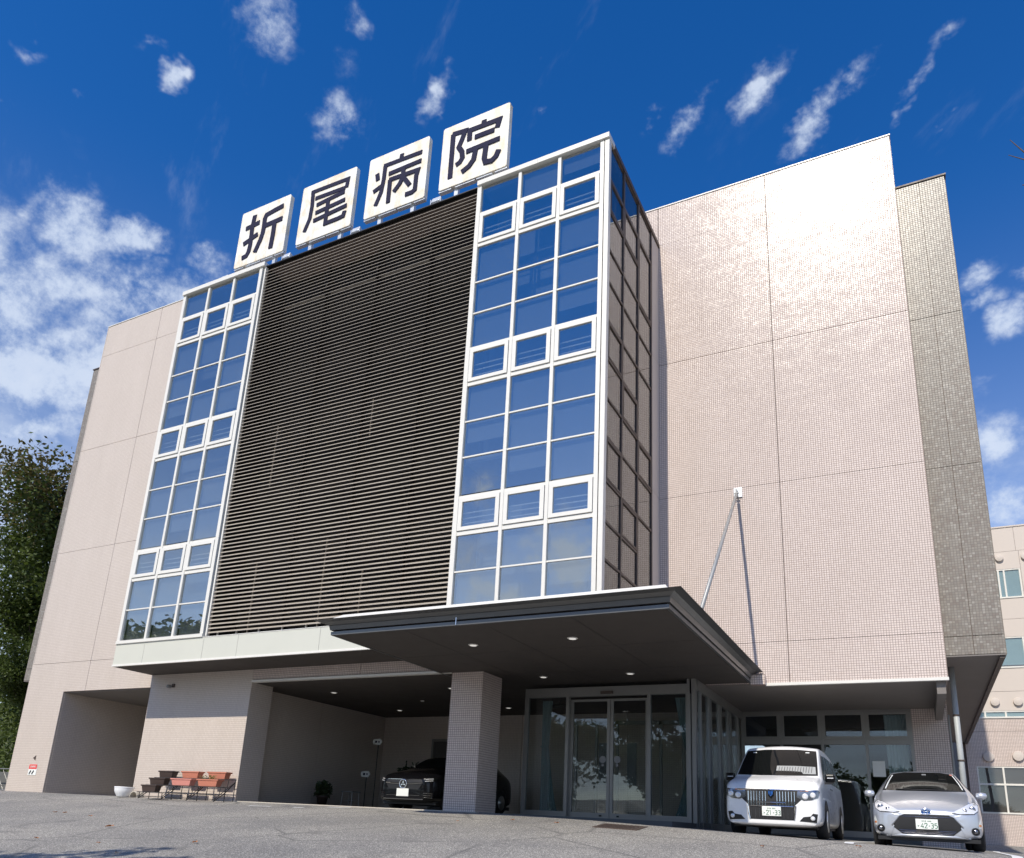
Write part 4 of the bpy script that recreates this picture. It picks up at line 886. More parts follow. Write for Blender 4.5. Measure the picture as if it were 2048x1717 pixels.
pts = [(x, hit(bv, x, z).y - .006, z) for x, z in [(-.62, .20), (-.40, .215), (-.2, .215), (0, .215), (.2, .215), (.40, .215), (.62, .20)]]; MB().tube(pts, .02, 8).build('bumper_lip', 'paint_silver', HB, True)
ec = hit(bv, 0, .605)
em = MB(); 
em.tube([(.072 * math.cos(a), -.01, .05 * math.sin(a)) for a in [2 * math.pi * i / 24 for i in range(25)]], .009, 6, False)
em.tube([(.026 * math.cos(a), -.014, .048 * math.sin(a)) for a in [2 * math.pi * i / 20 for i in range(21)]], .007, 6, False)
em.tube([(.056 * math.cos(a), -.014, .022 + .018 * math.sin(a)) for a in [2 * math.pi * i / 20 for i in range(21)]], .007, 6, False)
e_ = em.build('emblem', 'chrome', HB, True, loc=(0, ec.y - .008, .605)); MB().prism(circ(0, 0, .068, .046, 20), -.006, 0.004).build('emblem_face', 'emblem_blue', e_)
HLP = [(.39, .60), (.50, .58), (.70, .595), (.765, .645), (.78, .735), (.735, .79), (.66, .765), (.54, .69)]
for P_ in (HLP, mir(HLP)):
    s = 1 if P_ is HLP else -1
    cxh = sum(q[0] for q in P_) / len(P_); czh = sum(q[1] for q in P_) / len(P_)
    hl = patch('headlight', bv, [(cxh + (q[0] - cxh) * 1.07, czh + (q[1] - czh) * 1.12) for q in P_], 'black', HB, .005, cuts=3)
    patch('lens', bv, P_, 'lamp_lens', hl, .009, cuts=3)
    for cx, cz, r in ((.69, .67, .05), (.575, .645, .032)):
        p = hit(bv, s * cx, cz); MB().lathe([(r, .0), (r * .9, -.010), (r * .5, -.004), (r * .2, -.014)], (s * cx, p.y - .010, cz), 18, 'y').build('lamp', 'dark_chrome', hl, True)
    patch('lamp_edge', bv, [(s * .74, .745), (s * .765, .73), (s * .72, .78), (s * .68, .765)][::s], 'black', hl, .009, cuts=1)
VL = [(.755, .36), (.79, .37), (.80, .47), (.785, .53), (.75, .43)]
for P_ in (VL, mir(VL)):
    s = 1 if P_ is VL else -1
    vl = patch('running_light', bv, P_, 'plate_white', HB, .006, cuts=1)
    patch('turn_lamp', bv, [(s * .757, .40), (s * .79, .40), (s * .79, .43), (s * .757, .43)][::s], 'amber', vl, .010, cuts=1)
    fg = patch('fog_light', bv, circ(s * .70, .315, .062), 'black', HB, .006, cuts=1, k=1)
    p = hit(bv, s * .70, .315); MB().lathe([(.035, 0), (.03, -.006)], (s * .70, p.y - .010, .315), 14, 'y').build('lamp', 'dark_chrome', fg, True)
    patch('bumper_crease', bv, [(s * .56, .19), (s * .60, .185), (s * .50, .38), (s * .49, .36)][::s], 'paint_silver', HB, .012, cuts=2)
plate(HB, bv, .402, '42-35')
for s in (-1, 1):
    dd = 'x' if s > 0 else '-x'
    patch('side_window', bv, [(1.30, .98), (2.28, .98), (2.28, 1.32), (1.95, 1.31), (1.60, 1.17)], 'car_glass', HB, .005, dd)
    patch('side_window', bv, [(2.36, .98), (3.2, 1.0), (3.1, 1.27), (2.36, 1.32)], 'car_glass', HB, .005, dd)
    patch('door_seam', bv, [(2.31, .3), (2.322, .3), (2.322, .97), (2.31, .97)], 'black', HB, .003, dd, 2)
    patch('door_handle', bv, [(2.1, .83), (2.26, .83), (2.26, .865), (2.1, .865)], 'paint_silver', HB, .02, dd, 1)
    for y in (.80, 3.35):
        patch('wheel_arch', bv, [(y + .36 * math.cos(a), max(.18, .31 + .36 * math.sin(a))) for a in [math.pi * i / 10 for i in range(11)]] + [(y - .36, .18), (y + .36, .18)], 'black', HB, .004, dd, 2, 2)
        wheel(HB, s * .755, y, .30, .19)
    mr = MB().lathe([(.02, -.09), (.075, -.08), (.10, 0), (.075, .075), (.02, .09)], (0, 0, 0), 16, 'x'); o = mr.build('wing_mirror', 'paint_silver', HB, True, loc=(s * .90, 1.20, .945)); o.scale = (.95, .6, .62)
    MB().box(-.09, .09, -.005, .03, -.075, -.03).build('mirror_base', 'black', o)
MB().box(-.76, .76, .12, 3.9, .13, .19).build('underbody', 'black', HB)
MB().box(-.035, .035, -.003, .003, -.02, .02).build('mirror_unit', 'interior_pale', HB, loc=(.03, hit(bv, .03, 1.32).y - .008, 1.32))
patch('sticker', bv, [(.455, 1.315), (.50, 1.305), (.50, 1.33), (.455, 1.34)], 'pink_plastic', HB, .009, cuts=1)

# ---- black car under the porch
BK = empty('black_car', (8.80, 1.0, 0.0)); tag(BK, 'black car with three-pointed star grille parked in the dark carport behind the column', 'car')
W = .89
ST = [(0.0, sec(.55, .22, .45, .60, .50, .70, .015)), (.07, sec(.74, .19, .45, .66, .66, .80, .02)), (.22, sec(.84, .18, .48, .74, .74, .86, .03)), (.5, sec(.88, .17, .50, .82, .77, .93, .04)), (1.0, sec(W, .17, .52, .90, .78, 1.02, .05)),
      (1.22, sec(W, .17, .52, .93, .75, 1.07, .04)), (1.7, sec(W, .17, .52, .96, .66, 1.32, .03)), (2.05, sec(W, .17, .52, .98, .61, 1.46, .03)), (2.8, sec(W, .17, .52, .99, .60, 1.50, .03)), (3.6, sec(W, .18, .52, .99, .58, 1.44, .03)),
      (4.15, sec(.87, .20, .52, .98, .55, 1.28, .02)), (4.38, sec(.82, .24, .52, .94, .52, 1.08, .02)), (4.45, sec(.74, .32, .52, .88, .50, .95, .02))]
bd, bv = car_body('body', ST, 'paint_black', BK)
patch('windscreen', bv, [(-.70, 1.10), (.70, 1.10), (.60, 1.36), (.55, 1.43), (-.55, 1.43), (-.60, 1.36)], 'car_glass', BK, .005, cuts=3)
gr = patch('grille', bv, [(-.52, .735), (.52, .735), (.56, .65), (.44, .49), (-.44, .49), (-.56, .65)], 'black', BK, .005, cuts=3)
for s in (-1, 1):
    pts = [(s * x, hit(bv, s * x, .625).y - .016, .625 + .012 * (x > .3)) for x in (.11, .25, .40, .54)]; MB().tube(pts, [.016, .018, .02, .014], 6).build('grille_bar', 'chrome', gr)
    pts = [(s * x, hit(bv, s * x, .735).y - .012, .735) for x in (0, .2, .4, .5)]; MB().tube(pts, .006, 5).build('grille_trim', 'chrome', gr)
pts = [(x / 8 * .60, hit(bv, x / 8 * .60, .255).y - .014, .255) for x in range(-8, 9)]; MB().tube(pts, .016, 6).build('bumper_trim', 'chrome', BK)
pts = [(x / 8 * .50, hit(bv, x / 8 * .50, .345).y - .010, .345) for x in range(-8, 9)]; MB().tube(pts, .007, 6).build('bumper_trim', 'chrome', BK)
ec = hit(bv, 0, .62); e_ = MB().tube([(.105 * math.cos(a), -.012, .105 * math.sin(a)) for a in [2 * math.pi * i / 28 for i in range(29)]], .014, 8, False).build('emblem', 'chrome', BK, True, loc=(0, ec.y - .012, .62))
MB().prism(circ(0, 0, .10, .10, 24), -.006, .006).build('emblem_face', 'black', e_)
st_ = MB()
for a in (90, 210, 330):
    q = Vector((math.cos(R_(a)), math.sin(R_(a)))); p_ = Vector((-q.y, q.x)); st_.prism([tuple(q * .10), tuple(p_ * .02 - q * .01), tuple(-p_ * .02 - q * .01)], -.02, -.0061)
st_.build('emblem_star', 'chrome', e_)
for P_ in ([(.56, .66), (.66, .64), (.80, .70), (.83, .78), (.70, .77), (.60, .735)], mir([(.56, .66), (.66, .64), (.80, .70), (.83, .78), (.70, .77), (.60, .735)])):
    s = 1 if P_[0][0] > 0 and P_[0][0] < .6 else -1
    hl = patch('headlight', bv, P_, 'car_glass', BK, .007, cuts=2)
    for zz in (.69, .74):
        pts = [(s * x, hit(bv, s * x, zz).y - .014, zz + (x - .62) * .12) for x in (.62, .70, .78)]; MB().tube(pts, .009, 5).build('lamp', 'lamp_lens', hl)
    for zz in (.30, .35, .40):
        pts = [(s * x, hit(bv, s * x, zz).y - .012, zz) for x in (.60, .70, .79)]; MB().tube(pts, .007, 5).build('intake_trim', 'chrome', BK)
plate(BK, bv, .41, '', .36, .19, blank=True)
for s in (-1, 1):
    dd = 'x' if s > 0 else '-x'
    patch('side_window', bv, [(1.5, 1.03), (3.7, 1.06), (3.4, 1.36), (2.1, 1.40)], 'car_glass', BK, .005, dd)
    for y in (.88, 3.60):
        patch('wheel_arch', bv, [(y + .38 * math.cos(a), max(.2, .33 + .38 * math.sin(a))) for a in [math.pi * i / 10 for i in range(11)]] + [(y - .38, .2), (y + .38, .2)], 'black', BK, .004, dd, 2, 2)
        wheel(BK, s * .80, y, .325, .21)
    o = MB().lathe([(.02, -.09), (.08, -.08), (.10, 0), (.08, .075), (.02, .09)], (0, 0, 0), 16, 'x').build('wing_mirror', 'paint_black', BK, True, loc=(s * .98, 1.5, 1.02)); o.scale = (1, .7, .75)
MB().box(-.8, .8, .3, 4.3, .13, .22).build('underbody', 'black', BK)

# ================================================================== planters on their stepped stand
ST_ = empty('plant_stand', (2.85, -0.52, G(2.85, -.5) + .0)); tag(ST_, 'black wrought-iron three-step plant stand against the pink wall', 'stand')
gz = ST_.location.z
for xx in (-1.45, -.55, .42, 1.42):
    for side in (-1, 1):
        leg = MB()
        leg.tube([(xx + side * .03, -.34, 0), (xx + side * .03, -.34, .17)], .011, 6).tube([(xx + side * .03, -.02, 0), (xx + side * .03, -.02, .37)], .011, 6).tube([(xx + side * .03, .28, 0), (xx + side * .03, .28, .58)], .011, 6)
        leg.tube([(xx + side * .03, -.36, .05), (xx + side * .03, .28, .52)], .009, 6)
    leg.build('leg', 'wrought_iron', ST_)
    MB().tube([(xx, -.34, 0), (xx + .02, -.05, .2), (xx + .02, .28, .5)], .012, 6).tube([(xx, -.38, .17), (xx, -.18, .17), (xx, -.16, .37), (xx, .06, .37), (xx, .08, .58), (xx, .30, .58)], .012, 6).build('step_bracket', 'wrought_iron', ST_)
for (y, z) in ((-.36, .17), (-.20, .17), (-.12, .37), (.04, .37), (.12, .58), (.28, .58), (-.34, .06)):
    MB().tube([(-1.5, y, z), (1.48, y, z)], .011, 6).build('shelf_rail', 'wrought_iron', ST_)
def planter(mat, loc, ln, label, plant=False):
    o = empty('planter', loc); tag(o, label, 'planter', 'trough planters on the stand')
    a, h, d = ln / 2, .185, .115
    p = MB(); rings = [(.80, .70, 0), (.90, .86, h * .8), (1.0, 1.0, h * .82), (1.0, 1.0, h), (.93, .84, h), (.86, .74, h * .55)]
    for fx, fy, z in rings: p.v += [(-a * fx, -d * fy, z), (a * fx, -d * fy, z), (a * fx, d * fy, z), (-a * fx, d * fy, z)]
    for i in range(len(rings) - 1):
        for j in range(4): p.f.append((i * 4 + j, i * 4 + (j + 1) % 4, (i + 1) * 4 + (j + 1) % 4, (i + 1) * 4 + j))
    p.f.append((3, 2, 1, 0)); p.build('trough', mat, o, bevel=.012)
    MB().add([(-a * .86, -d * .74, h * .56), (a * .86, -d * .74, h * .56), (a * .86, d * .74, h * .56), (-a * .86, d * .74, h * .56)], [(0, 1, 2, 3)]).build('soil', 'soil', o)
    if plant:
        rnd = random.Random(5)
        for cx in (-.28, -.02, .08):
            l_ = MB()
            for i in range(26):
                an, r = rnd.uniform(0, 6.28), rnd.uniform(.02, .12); c = Vector((cx + r * math.cos(an), r * .7 * math.sin(an), h + rnd.uniform(-.02, .10)))
                u = Vector((rnd.uniform(-1, 1), rnd.uniform(-1, 1), rnd.uniform(-.2, .8))).normalized(); v = u.orthogonal().normalized()
                l_.add([c - u * .028, c + v * .014, c + u * .028, c - v * .014], [(0, 1, 2, 3)])
            l_.build('seedling', 'leaf_bright', o)
    return o
planter('brown_plastic', (1.72, -.26, gz + .59), .60, 'dark brown trough planter on the top step, left end')
planter('terracotta', (2.68, -.26, gz + .59), .70, 'terracotta trough planter in the middle of the top step')
planter('terracotta', (3.70, -.26, gz + .59), .72, 'terracotta trough planter at the right end of the top step')
planter('brown_plastic', (1.76, -.54, gz + .38), .66, 'dark brown trough planter at the left of the middle step')
planter('pink_plastic', (2.70, -.54, gz + .38), .82, 'pale pink trough planter in the middle of the stand')
planter('terracotta', (3.70, -.54, gz + .38), .80, 'orange trough planter with small green seedlings, right of middle step', True)
planter('brown_plastic', (1.80, -.80, gz + .18), .62, 'dark brown trough planter alone on the lowest step')
o = empty('flower_pot', (.20, -.42, G(.2, -.42))); tag(o, 'white ribbed round flower pot on the asphalt beside the passage', 'pot')
pr_ = [(.13, 0), (.15, .01)]
for i in range(9): z = .02 + i * .026; r = .155 + .10 * math.sin(min(1, z / .2) * 1.4) ; pr_ += [(r, z), (r + .006, z + .013)]
pr_ += [(.268, .262), (.268, .285), (.245, .285), (.235, .22)]
MB().lathe(pr_, (0, 0, 0), 28).build('pot', 'pot_white', o, True); MB().lathe([(.234, .21), (.232, .222)], (0, 0, 0), 24).build('soil', 'soil', o)
o = empty('paper_roll', (.70, -.36, G(.7, -.36))); tag(o, 'curved cream roof tile standing on the ground beside the white pot', 'tile')
q = [(.17 * math.cos(a), .17 * math.sin(a)) for a in [math.pi * i / 12 for i in range(13)]] + [(.15 * math.cos(a), .15 * math.sin(a)) for a in [math.pi * (12 - i) / 12 for i in range(13)]]
MB().prism(q, -.12, .12).build('half_tile', 'concrete', o)
o.name = 'half_round_tile'

# ================================================================== wall signs, cameras, carport things
s = empty('wall_poster', (-4.93, -.006, .68)); tag(s, 'small red and white notice with pictograms on the left pillar', 'sign')
MB().box(-.21, .21, -.006, .004, -.17, .17).build('sheet', 'plate_white', s); MB().box(-.20, .20, -.010, -.0065, .02, .165).build('red_field', 'sign_red', s)
lt = MB()
for i, x in enumerate((-.12, -.06, 0.0, .06, .12)): lt.stroke([(x, .06), (x, .13)], .018, -.013, -.0102)
lt.stroke([(-.13, .10), (.13, .10)], .014, -.013, -.0102); struct(lt.build('lettering', 'plate_white', s), 'stuff')
MB().stroke([(-.14, -.14), (-.07, -.03)], .055, -.010, -.0065).stroke([(.0, -.14), (.08, -.03)], .055, -.010, -.0065).build('pictogram', 'black', s)
o = MB().prism([(.07, -.08), (.07, .08), (-.07, 0)], -.012, -.002).build('wall_arrow', 'dark_brown', loc=(-4.97, 0, 1.05)); tag(o, 'small brown triangular arrow on the pillar above the red notice', 'sign')
o = empty('wall_camera', (1.0, -.01, 3.20)); tag(o, 'small dark spotlight fixed high on the wall above the planters', 'spotlight')
MB().box(-.05, .05, -.03, .01, -.05, .05).build('base', 'dark_brown', o); MB().lathe([(.03, -.10), (.05, -.09), (.05, .02), (.03, .04)], (-.05, -.08, -.04), 14, 'y').build('lamp', 'interior_pale', o)
o = empty('security_camera', (11.52, 4.4, 3.19)); tag(o, 'dark security camera hanging from the carport ceiling beside the glass doors', 'camera')
MB().tube([(0, 0, 0), (0, 0, -.12)], .03, 10).build('bracket', 'black', o); MB().tube([(-.2, -.05, -.17), (.2, .03, -.15)], .06, 12).build('housing', 'black', o)
for i, (x, z, lab) in enumerate(((4.86, 2.10, 'white arrow-ended sign held high on a thin pole in the carport'), (4.66, 1.06, 'white arrow-ended sign low on a stand left of the black car'))):
    o = empty('pole_sign', (x, 5.0 - i * .2, 0)); tag(o, lab, 'sign', 'arrow signs in the carport')
    MB().prism([(-.17, .08), (.09, .10), (.17, .0), (.09, -.10), (-.17, -.08), (-.20, 0)], -.01, .01).build('board', 'plate_white', o, loc=(0, 0, z)); MB().stroke([(-.11, z), (-.03, z)], .07, -.014, -.0101).stroke([(.02, z), (.07, z)], .05, -.014, -.0101).build('lettering', 'letter_blue', o)['kind'] = 'stuff'
    MB().tube([(0, .03, 0), (0, .03, z)], .014, 8).build('pole', 'black', o); MB().lathe([(.18, 0), (.17, .03), (.03, .05)], (0, .03, 0), 18).build('base', 'black', o)
def leafy(name, parent, c, rx, rz, n, mat, seed, sz=.09):
    rnd = random.Random(seed); l_ = MB()
    for i in range(n):
        d = Vector((rnd.gauss(0, 1), rnd.gauss(0, 1), rnd.gauss(0, 1))).normalized() * rnd.random() ** .45
        p = Vector(c) + Vector((d.x * rx, d.y * rx, d.z * rz)); u = Vector((rnd.uniform(-1, 1), rnd.uniform(-1, 1), rnd.uniform(-.3, 1))).normalized(); v = u.orthogonal().normalized()
        s2 = sz * rnd.uniform(.6, 1.3); l_.add([p - u * s2, p + v * s2 * .45, p + u * s2, p - v * s2 * .45], [(0, 1, 2, 3)])
    return l_.build(name, mat, parent)
for i, (x, y, r, h, lab) in enumerate(((5.55, 6.0, .5, 1.45, 'tall dark leafy plant in the carport corner beside the arrow signs'), (4.35, 3.2, .28, .65, 'low dark pot plant against the carport side wall'))):
    o = empty('pot_plant', (x, y, 0)); tag(o, lab, 'plant', 'pot plants in the carport')
    MB().lathe([(.12, 0), (.17, .25), (.19, .26), (.19, .30), (.16, .30)], (0, 0, 0), 18).build('pot', 'brown_plastic', o, True)
    MB().tube([(0, 0, .2), (.03, .02, h * .7)], .02, 6).build('stem', 'bark', o); leafy('foliage', o, (0, 0, h * .72), r, h * .4, 260, 'leaf_wood', 40 + i)
o = empty('stacked_chair', (4.85, 3.9, 0)); tag(o, 'small metal-framed stool in the dark carport before the plants', 'stool')
for sx in (-.2, .2):
    for sy in (-.18, .18): MB().tube([(sx, sy, 0), (sx * .9, sy * .9, .45)], .014, 6).build('leg', 'frame_grey', o)
MB().box(-.22, .22, -.2, .2, .45, .48).build('seat', 'frame_grey', o); MB().box(-.2, .2, -.01, .01, .2, .22).build('rung', 'frame_grey', o); o.name = 'stool'
# curtains behind the glass
def curtain(loc, wtop, wtie, wbot, h, tie, mat, label, side=1, hang=0.0):
    o = empty('curtain', loc); tag(o, label, 'curtain'); n, mrows = 22, 14; m_ = MB()
    for j in range(mrows + 1):
        z = h * j / mrows
        wd = (wbot + (wtie - wbot) * (z / tie) ** .8) if z < tie else (wtie + (wtop - wtie) * ((z - tie) / (h - tie)) ** .7)
        for i in range(n + 1): m_.v.append((side * wd * i / n, .04 * math.sin(i * 1.9 + z), z + hang))
    for j in range(mrows):
        for i in range(n): m_.f.append((j * (n + 1) + i, j * (n + 1) + i + 1, (j + 1) * (n + 1) + i + 1, (j + 1) * (n + 1) + i))
    m_.build('cloth', mat, o, True); MB().tube([(0, -.05, tie), (side * wtie, -.05, tie)], .02, 6).build('tie_band', mat, o)
curtain((11.98, 2.32, .13), .26, .20, .48, 2.7, 1.55, 'curtain', 'dark green curtain tied back behind the left entrance pane')
curtain((15.80, 2.32, .13), .40, .06, .40, 2.7, 1.25, 'curtain', 'dark green curtain tied back behind the right entrance pane', -1)
curtain((20.20, 7.35, .05), .55, .5, .45, 3.0, 1.2, 'curtain_blue', 'pale blue curtain hanging inside the window beside the tiled pier', -1)
o = MB().box(-.15, .15, -.003, .003, -.2, .2).build('window_notice', 'plate_white', loc=(19.46, 7.105, 1.62)); tag(o, 'white paper notice stuck on the window beside the silver car', 'notice')

# ================================================================== ground details
strip('parking_line', ((19.28, -1.55), (19.28, 6.9)), .14, 'line_paint', '', '', n=40)
strip('parking_line', ((21.50, -3.2), (21.85, 7.0)), .14, 'line_paint', '', '', n=60)
for a, c in (((5.75, -1.08), (6.4, -1.02)), ((7.05, -.95), (7.35, -.93)), ((7.75, -.55), (8.4, -.50))): strip('painted_dash', (a, c), .10, 'line_paint', '', '', n=4)
gm_ = empty('drain_grate', (15.45, -1.55, G(15.45, -1.55))); tag(gm_, 'rusty iron drain grate set in the asphalt before the glass doors', 'grate')
z0 = .008
MB().box(-.42, .42, -.33, -.29, z0 - .03, z0 + .006).box(-.42, .42, .29, .33, z0 - .03, z0 + .006).box(-.42, -.38, -.29, .29, z0 - .03, z0 + .006).box(.38, .42, -.29, .29, z0 - .03, z0 + .006).build('frame', 'rust_iron', gm_)
for i in range(12): x = -.36 + i * .065; MB().box(x - .018, x + .018, -.29, .29, z0 - .02, z0 + .004).build('bar', 'rust_iron', gm_)
gm_.rotation_euler = (R_(6.2), R_(1.4), 0)
LV = [((7.1, -5.74), 'largest brown fallen leaf on the asphalt in the left foreground'), ((10.28, -7.9), 'brown fallen leaf beside the tree shadow at the bottom edge'), ((10.35, -6.63), 'brown fallen leaf just above the dark tree shadow'), ((9.05, -7.33), 'small fallen leaf between two others at lower left'), ((4.82, -4.57), 'dark fallen leaf below the white flower pot'), ((3.36, -4.39), 'left one of two dark leaves lying close together'), ((3.66, -4.36), 'right one of two dark leaves lying close together'), ((13.25, -1.6), 'yellow fallen leaf on the asphalt before the glass doors'), ((12.42, -2.27), 'reddish fallen leaf on the asphalt below the column'), ((18.17, -2.9), 'yellow fallen leaf in front of the white van'), ((19.45, -1.9), 'yellow fallen leaf beside the painted line between the cars'), ((7.6, -7.4), 'brown fallen leaf at the left picture edge'), ((14.25, -1.7), 'small pale fallen leaf left of the drain grate')]
for i, ((x, y), lab) in enumerate(LV):
    rnd = random.Random(i); m_ = MB(); n = 10; s = .05 * rnd.uniform(.7, 1.25) * (1.3 if i == 0 else 1)
    m_.v.append((0, 0, .02)); 
    for k in range(n): a = 2 * math.pi * k / n; r = s * (1 - .35 * (k % 2)) * (1.0 if k else 1.4); m_.v.append((r * math.cos(a), r * .7 * math.sin(a), .012 + .035 * abs(math.sin(a * 1.5 + i)) * s / .07))
    for k in range(n): m_.f.append((0, 1 + k, 1 + (k + 1) % n))
    o = m_.build('fallen_leaf', 'dry_leaf', loc=(x, y, G(x, y) + .004)); o.rotation_euler = (R_(6), 0, rnd.uniform(0, 6)); tag(o, lab, 'leaf', 'fallen leaves on the forecourt')
# low fence at the far left
fn = empty('wire_fence', (-13.6, 4.0, 0)); tag(fn, 'low grey wire fence before the trees at the far left', 'fence')
for x in (-3.0, -1.0, 1.0, 3.0): MB().tube([(x, 0, -.1), (x, 0, .95)], .03, 8).build('post', 'frame_grey', fn)
for z in (.05, .9): MB().tube([(-3.2, 0, z), (3.2, 0, z)], .02, 6).build('rail', 'frame_grey', fn)
for i in range(-6, 7):
    MB().tube([(i * .5 - .4, .0, .06), (i * .5 + .4, 0, .88)], .006, 4).build('wire', 'frame_grey', fn); MB().tube([(i * .5 + .4, .012, .06), (i * .5 - .4, .012, .88)], .006, 4).build('wire', 'frame_grey', fn)
bk = MB().box(-30, -7.6, 4.6, 4.9, -.3, .8).build('retaining_wall', 'block_grey'); tag(bk, 'low dark grey block wall behind the fence at the far left', 'wall')

# ================================================================== trees
def tree_meshes(seed, h, cr, ch, nleaf, lsz, mats, lean=(0, 0), trunk_r=.22, base=.30):
    rnd = random.Random(seed); tb = MB(); tips = []
    def grow(p, d, ln, r, lev):
        pts = [p]; rs = [r]; n = 4
        for i in range(n):
            d = (d + Vector((rnd.uniform(-.22, .22), rnd.uniform(-.22, .22), rnd.uniform(-.05, .16)))).normalized()
            pts.append(pts[-1] + d * ln / n); rs.append(r * (1 - .16 * (i + 1)))
        tb.tube(pts, rs, 7 if lev < 2 else 5)
        if lev >= 2: tips.extend(pts[1:])
        if lev >= 4: return
        for i in range(rnd.choice((3, 4)) if lev else 6):
            k = rnd.choice((2, 3, 4)); a = rnd.uniform(0, 6.28)
            nd_ = (d * .55 + Vector((math.cos(a), math.sin(a), rnd.uniform(.05, .7)))).normalized()
            grow(pts[k], nd_, ln * rnd.uniform(.52, .75), rs[k] * .62, lev + 1)
    grow(Vector((0, 0, -.3)), Vector((lean[0], lean[1], 1)).normalized(), h * base * 1.6, trunk_r, 0)
    tr_m = tb.mesh('trunk', 'bark', True)
    cl_ = MB(); zc = h - ch / 2
    # squeeze branch tips to the crown's outline and hang leaves round them
    good = [t_ for t_ in tips]
    zmx = max(t_.z for t_ in good)
    cells = {}
    for i in range(nleaf):
        b_ = rnd.choice(good); sp_ = cr * .17 * rnd.random() ** .5
        p = b_ + Vector((rnd.gauss(0, 1), rnd.gauss(0, 1), rnd.gauss(0, .8))).normalized() * sp_
        u = Vector((rnd.uniform(-1, 1), rnd.uniform(-1, 1), rnd.uniform(-.9, .5))).normalized(); v = u.cross(Vector((rnd.uniform(-1, 1), rnd.uniform(-1, 1), rnd.uniform(-1, 1)))).normalized()
        s2 = lsz * rnd.uniform(.6, 1.35)
        cl_.v += [tuple(p - u * s2), tuple(p + v * s2 * .5), tuple(p + u * s2), tuple(p - v * s2 * .5)]; k = len(cl_.v) - 4; cl_.f.append((k, k + 1, k + 2, k + 3))
    me = bpy.data.meshes.new('crown'); me.from_pydata(cl_.v, [], cl_.f); me.update()
    for q in mats: me.materials.append(MT[q])
    if len(mats) > 1:
        idx = []
        for i in range(len(cl_.f)):
            z = cl_.v[i * 4][2]; idx.append(1 if rnd.random() < .85 * max(0, min(1, (z / zmx - .72) / .2)) else 0)
        me.polygons.foreach_set('material_index', idx)
    return tr_m, me
def put_tree(ms, loc, rz, sc_, label, group):
    o = empty('tree', loc); o.rotation_euler = (0, 0, rz); o.scale = (sc_, sc_, sc_); tag(o, label, 'tree', group)
    ob('trunk', ms[0], o); ob('crown', ms[1], o); return o
TA = tree_meshes(11, 15, 4.5, 10, 70000, .10, ['leaf_green', 'leaf_autumn'], trunk_r=.30)
TB = tree_meshes(23, 13, 4.5, 9, 80000, .10, ['leaf_green'], trunk_r=.26)
GT = 'trees beyond the left end of the building'
put_tree(TA, (-17.5, 9.5, -.2), .6, 1.10, 'tall tree with sparse brownish upper leaves at the far left edge', GT)
put_tree(TB, (-14.5, 12.0, -.2), 2.2, 1.25, 'dense dark green tree close behind the left end wall', GT)
put_tree(TB, (-20.5, 14.5, -.2), 4.0, 1.2, 'dark tree filling the gap behind the tall brownish tree', GT)
put_tree(TB, (-16.0, 6.6, -.2), 5.2, .62, 'lower dark tree in front of the retaining wall at far left', GT)
for i, (x, y, r, h) in enumerate(((-12.2, 8.0, 2.4, 2.2), (-15.5, 7.5, 2.6, 2.6), (-19.0, 8.5, 2.8, 3.0), (-11.5, 11.5, 2.5, 2.5), (-23.0, 10.0, 3.0, 3.2))):
    o = empty('shrub', (x, y, 0)); tag(o, ['dark shrub nearest the left end wall, under the trees', 'dark shrub under the lower tree at far left', 'dark shrub between the two tall trees at far left', 'dark shrub in the shade beside the building, farther back', 'dark shrub at the extreme left edge under the trees'][i], 'shrub', 'shrubs under the left trees')
    leafy('foliage', o, (0, 0, h), r, h, 9000, 'leaf_green', 70 + i, .11); MB().tube([(0, 0, -.2), (.1, .1, h)], .06, 6).build('stem', 'bark', o)
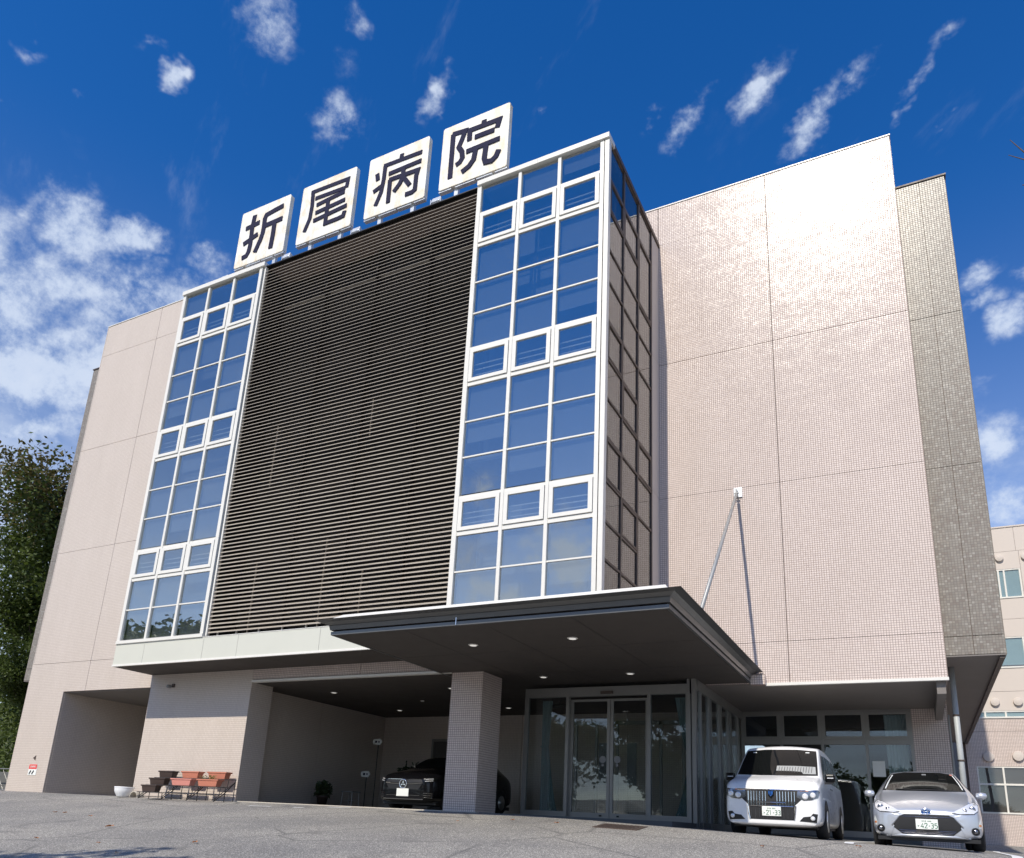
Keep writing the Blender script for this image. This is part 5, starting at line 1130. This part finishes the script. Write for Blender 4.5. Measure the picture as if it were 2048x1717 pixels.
# trees across the forecourt: reflected in the glass, one throws its shadow into the foreground
GR_ = 'trees across the forecourt behind the viewer'
TC = tree_meshes(31, 11, 4, 8, 12000, .20, ['leaf_green'], trunk_r=.22)
put_tree(TC, (11.2, -17.5, -1.9), 1.0, .84, 'tree left of the viewer whose shadow tip falls on the asphalt', GR_)
put_tree(TC, (-13.0, -13.0, -1.5), 2.6, .95, 'tree mirrored in the lower panes of the left glazing', GR_)
put_tree(TC, (-17.5, -19.0, -2.1), 4.4, 1.1, 'second tree mirrored in the left glazing, farther back', GR_)
for i, (x, y, s) in enumerate(((14.0, -40, .8), (19.5, -43, .85), (24.5, -39, .7), (6.0, -42, .9), (10.0, -36, .8), (1.5, -38, .9), (-4.5, -36, 1.0))):
    put_tree(TC, (x, y, -3.3), i * 1.7, s, ['tree mirrored in the window wall behind the white van', 'tree mirrored in the window beside the silver car', 'tree mirrored near the tiled pier', 'tree mirrored in the left half of the entrance doors', 'tree mirrored in the middle of the entrance doors', 'tree mirrored beside the left door frame', 'farthest left tree of the row across the forecourt'][i], GR_)
# bare tree whose twigs enter at the upper right
rnd = random.Random(4)
bt = empty('bare_tree', (24.6, -6.4, G(24.6, -6.4))); tag(bt, 'bare-twigged tree whose twigs reach in at the upper right edge', 'tree')
bz = bt.location.z
MB().tube([(0, 0, -.2), (.05, .0, 2.5), (-.05, .1, 5.0), (-.3, .15, 7.0)], [.14, .12, .09, .05], 9).build('trunk', 'bark', bt, True)
def rel(x, y, z): return (x - 24.6, y + 6.4, z - bz)
tw = MB()
tw.tube([(-.3, .15, 7.0 ), rel(23.2, -6.1, 7.45), rel(22.35, -6.0, 7.62), rel(22.11, -6.0, 7.64)], [.04, .025, .012, .006], 6)
tw.tube([rel(23.2, -6.1, 7.45), rel(22.5, -6.0, 7.85), rel(22.18, -6.0, 8.12), rel(22.06, -6.0, 8.36)], [.022, .014, .009, .004], 5)
tw.tube([rel(22.5, -6.0, 7.85), rel(22.2, -6.0, 7.98), rel(22.02, -6.0, 8.14)], [.012, .008, .004], 5)
tw.tube([rel(23.2, -6.1, 7.45), rel(22.9, -6.3, 8.2), rel(22.6, -6.3, 8.9)], [.02, .012, .005], 5)
tw.build('twigs', 'bark', bt)
sc.cycles.use_denoising = True
sc.cycles.max_bounces = 6; sc.cycles.transparent_max_bounces = 8
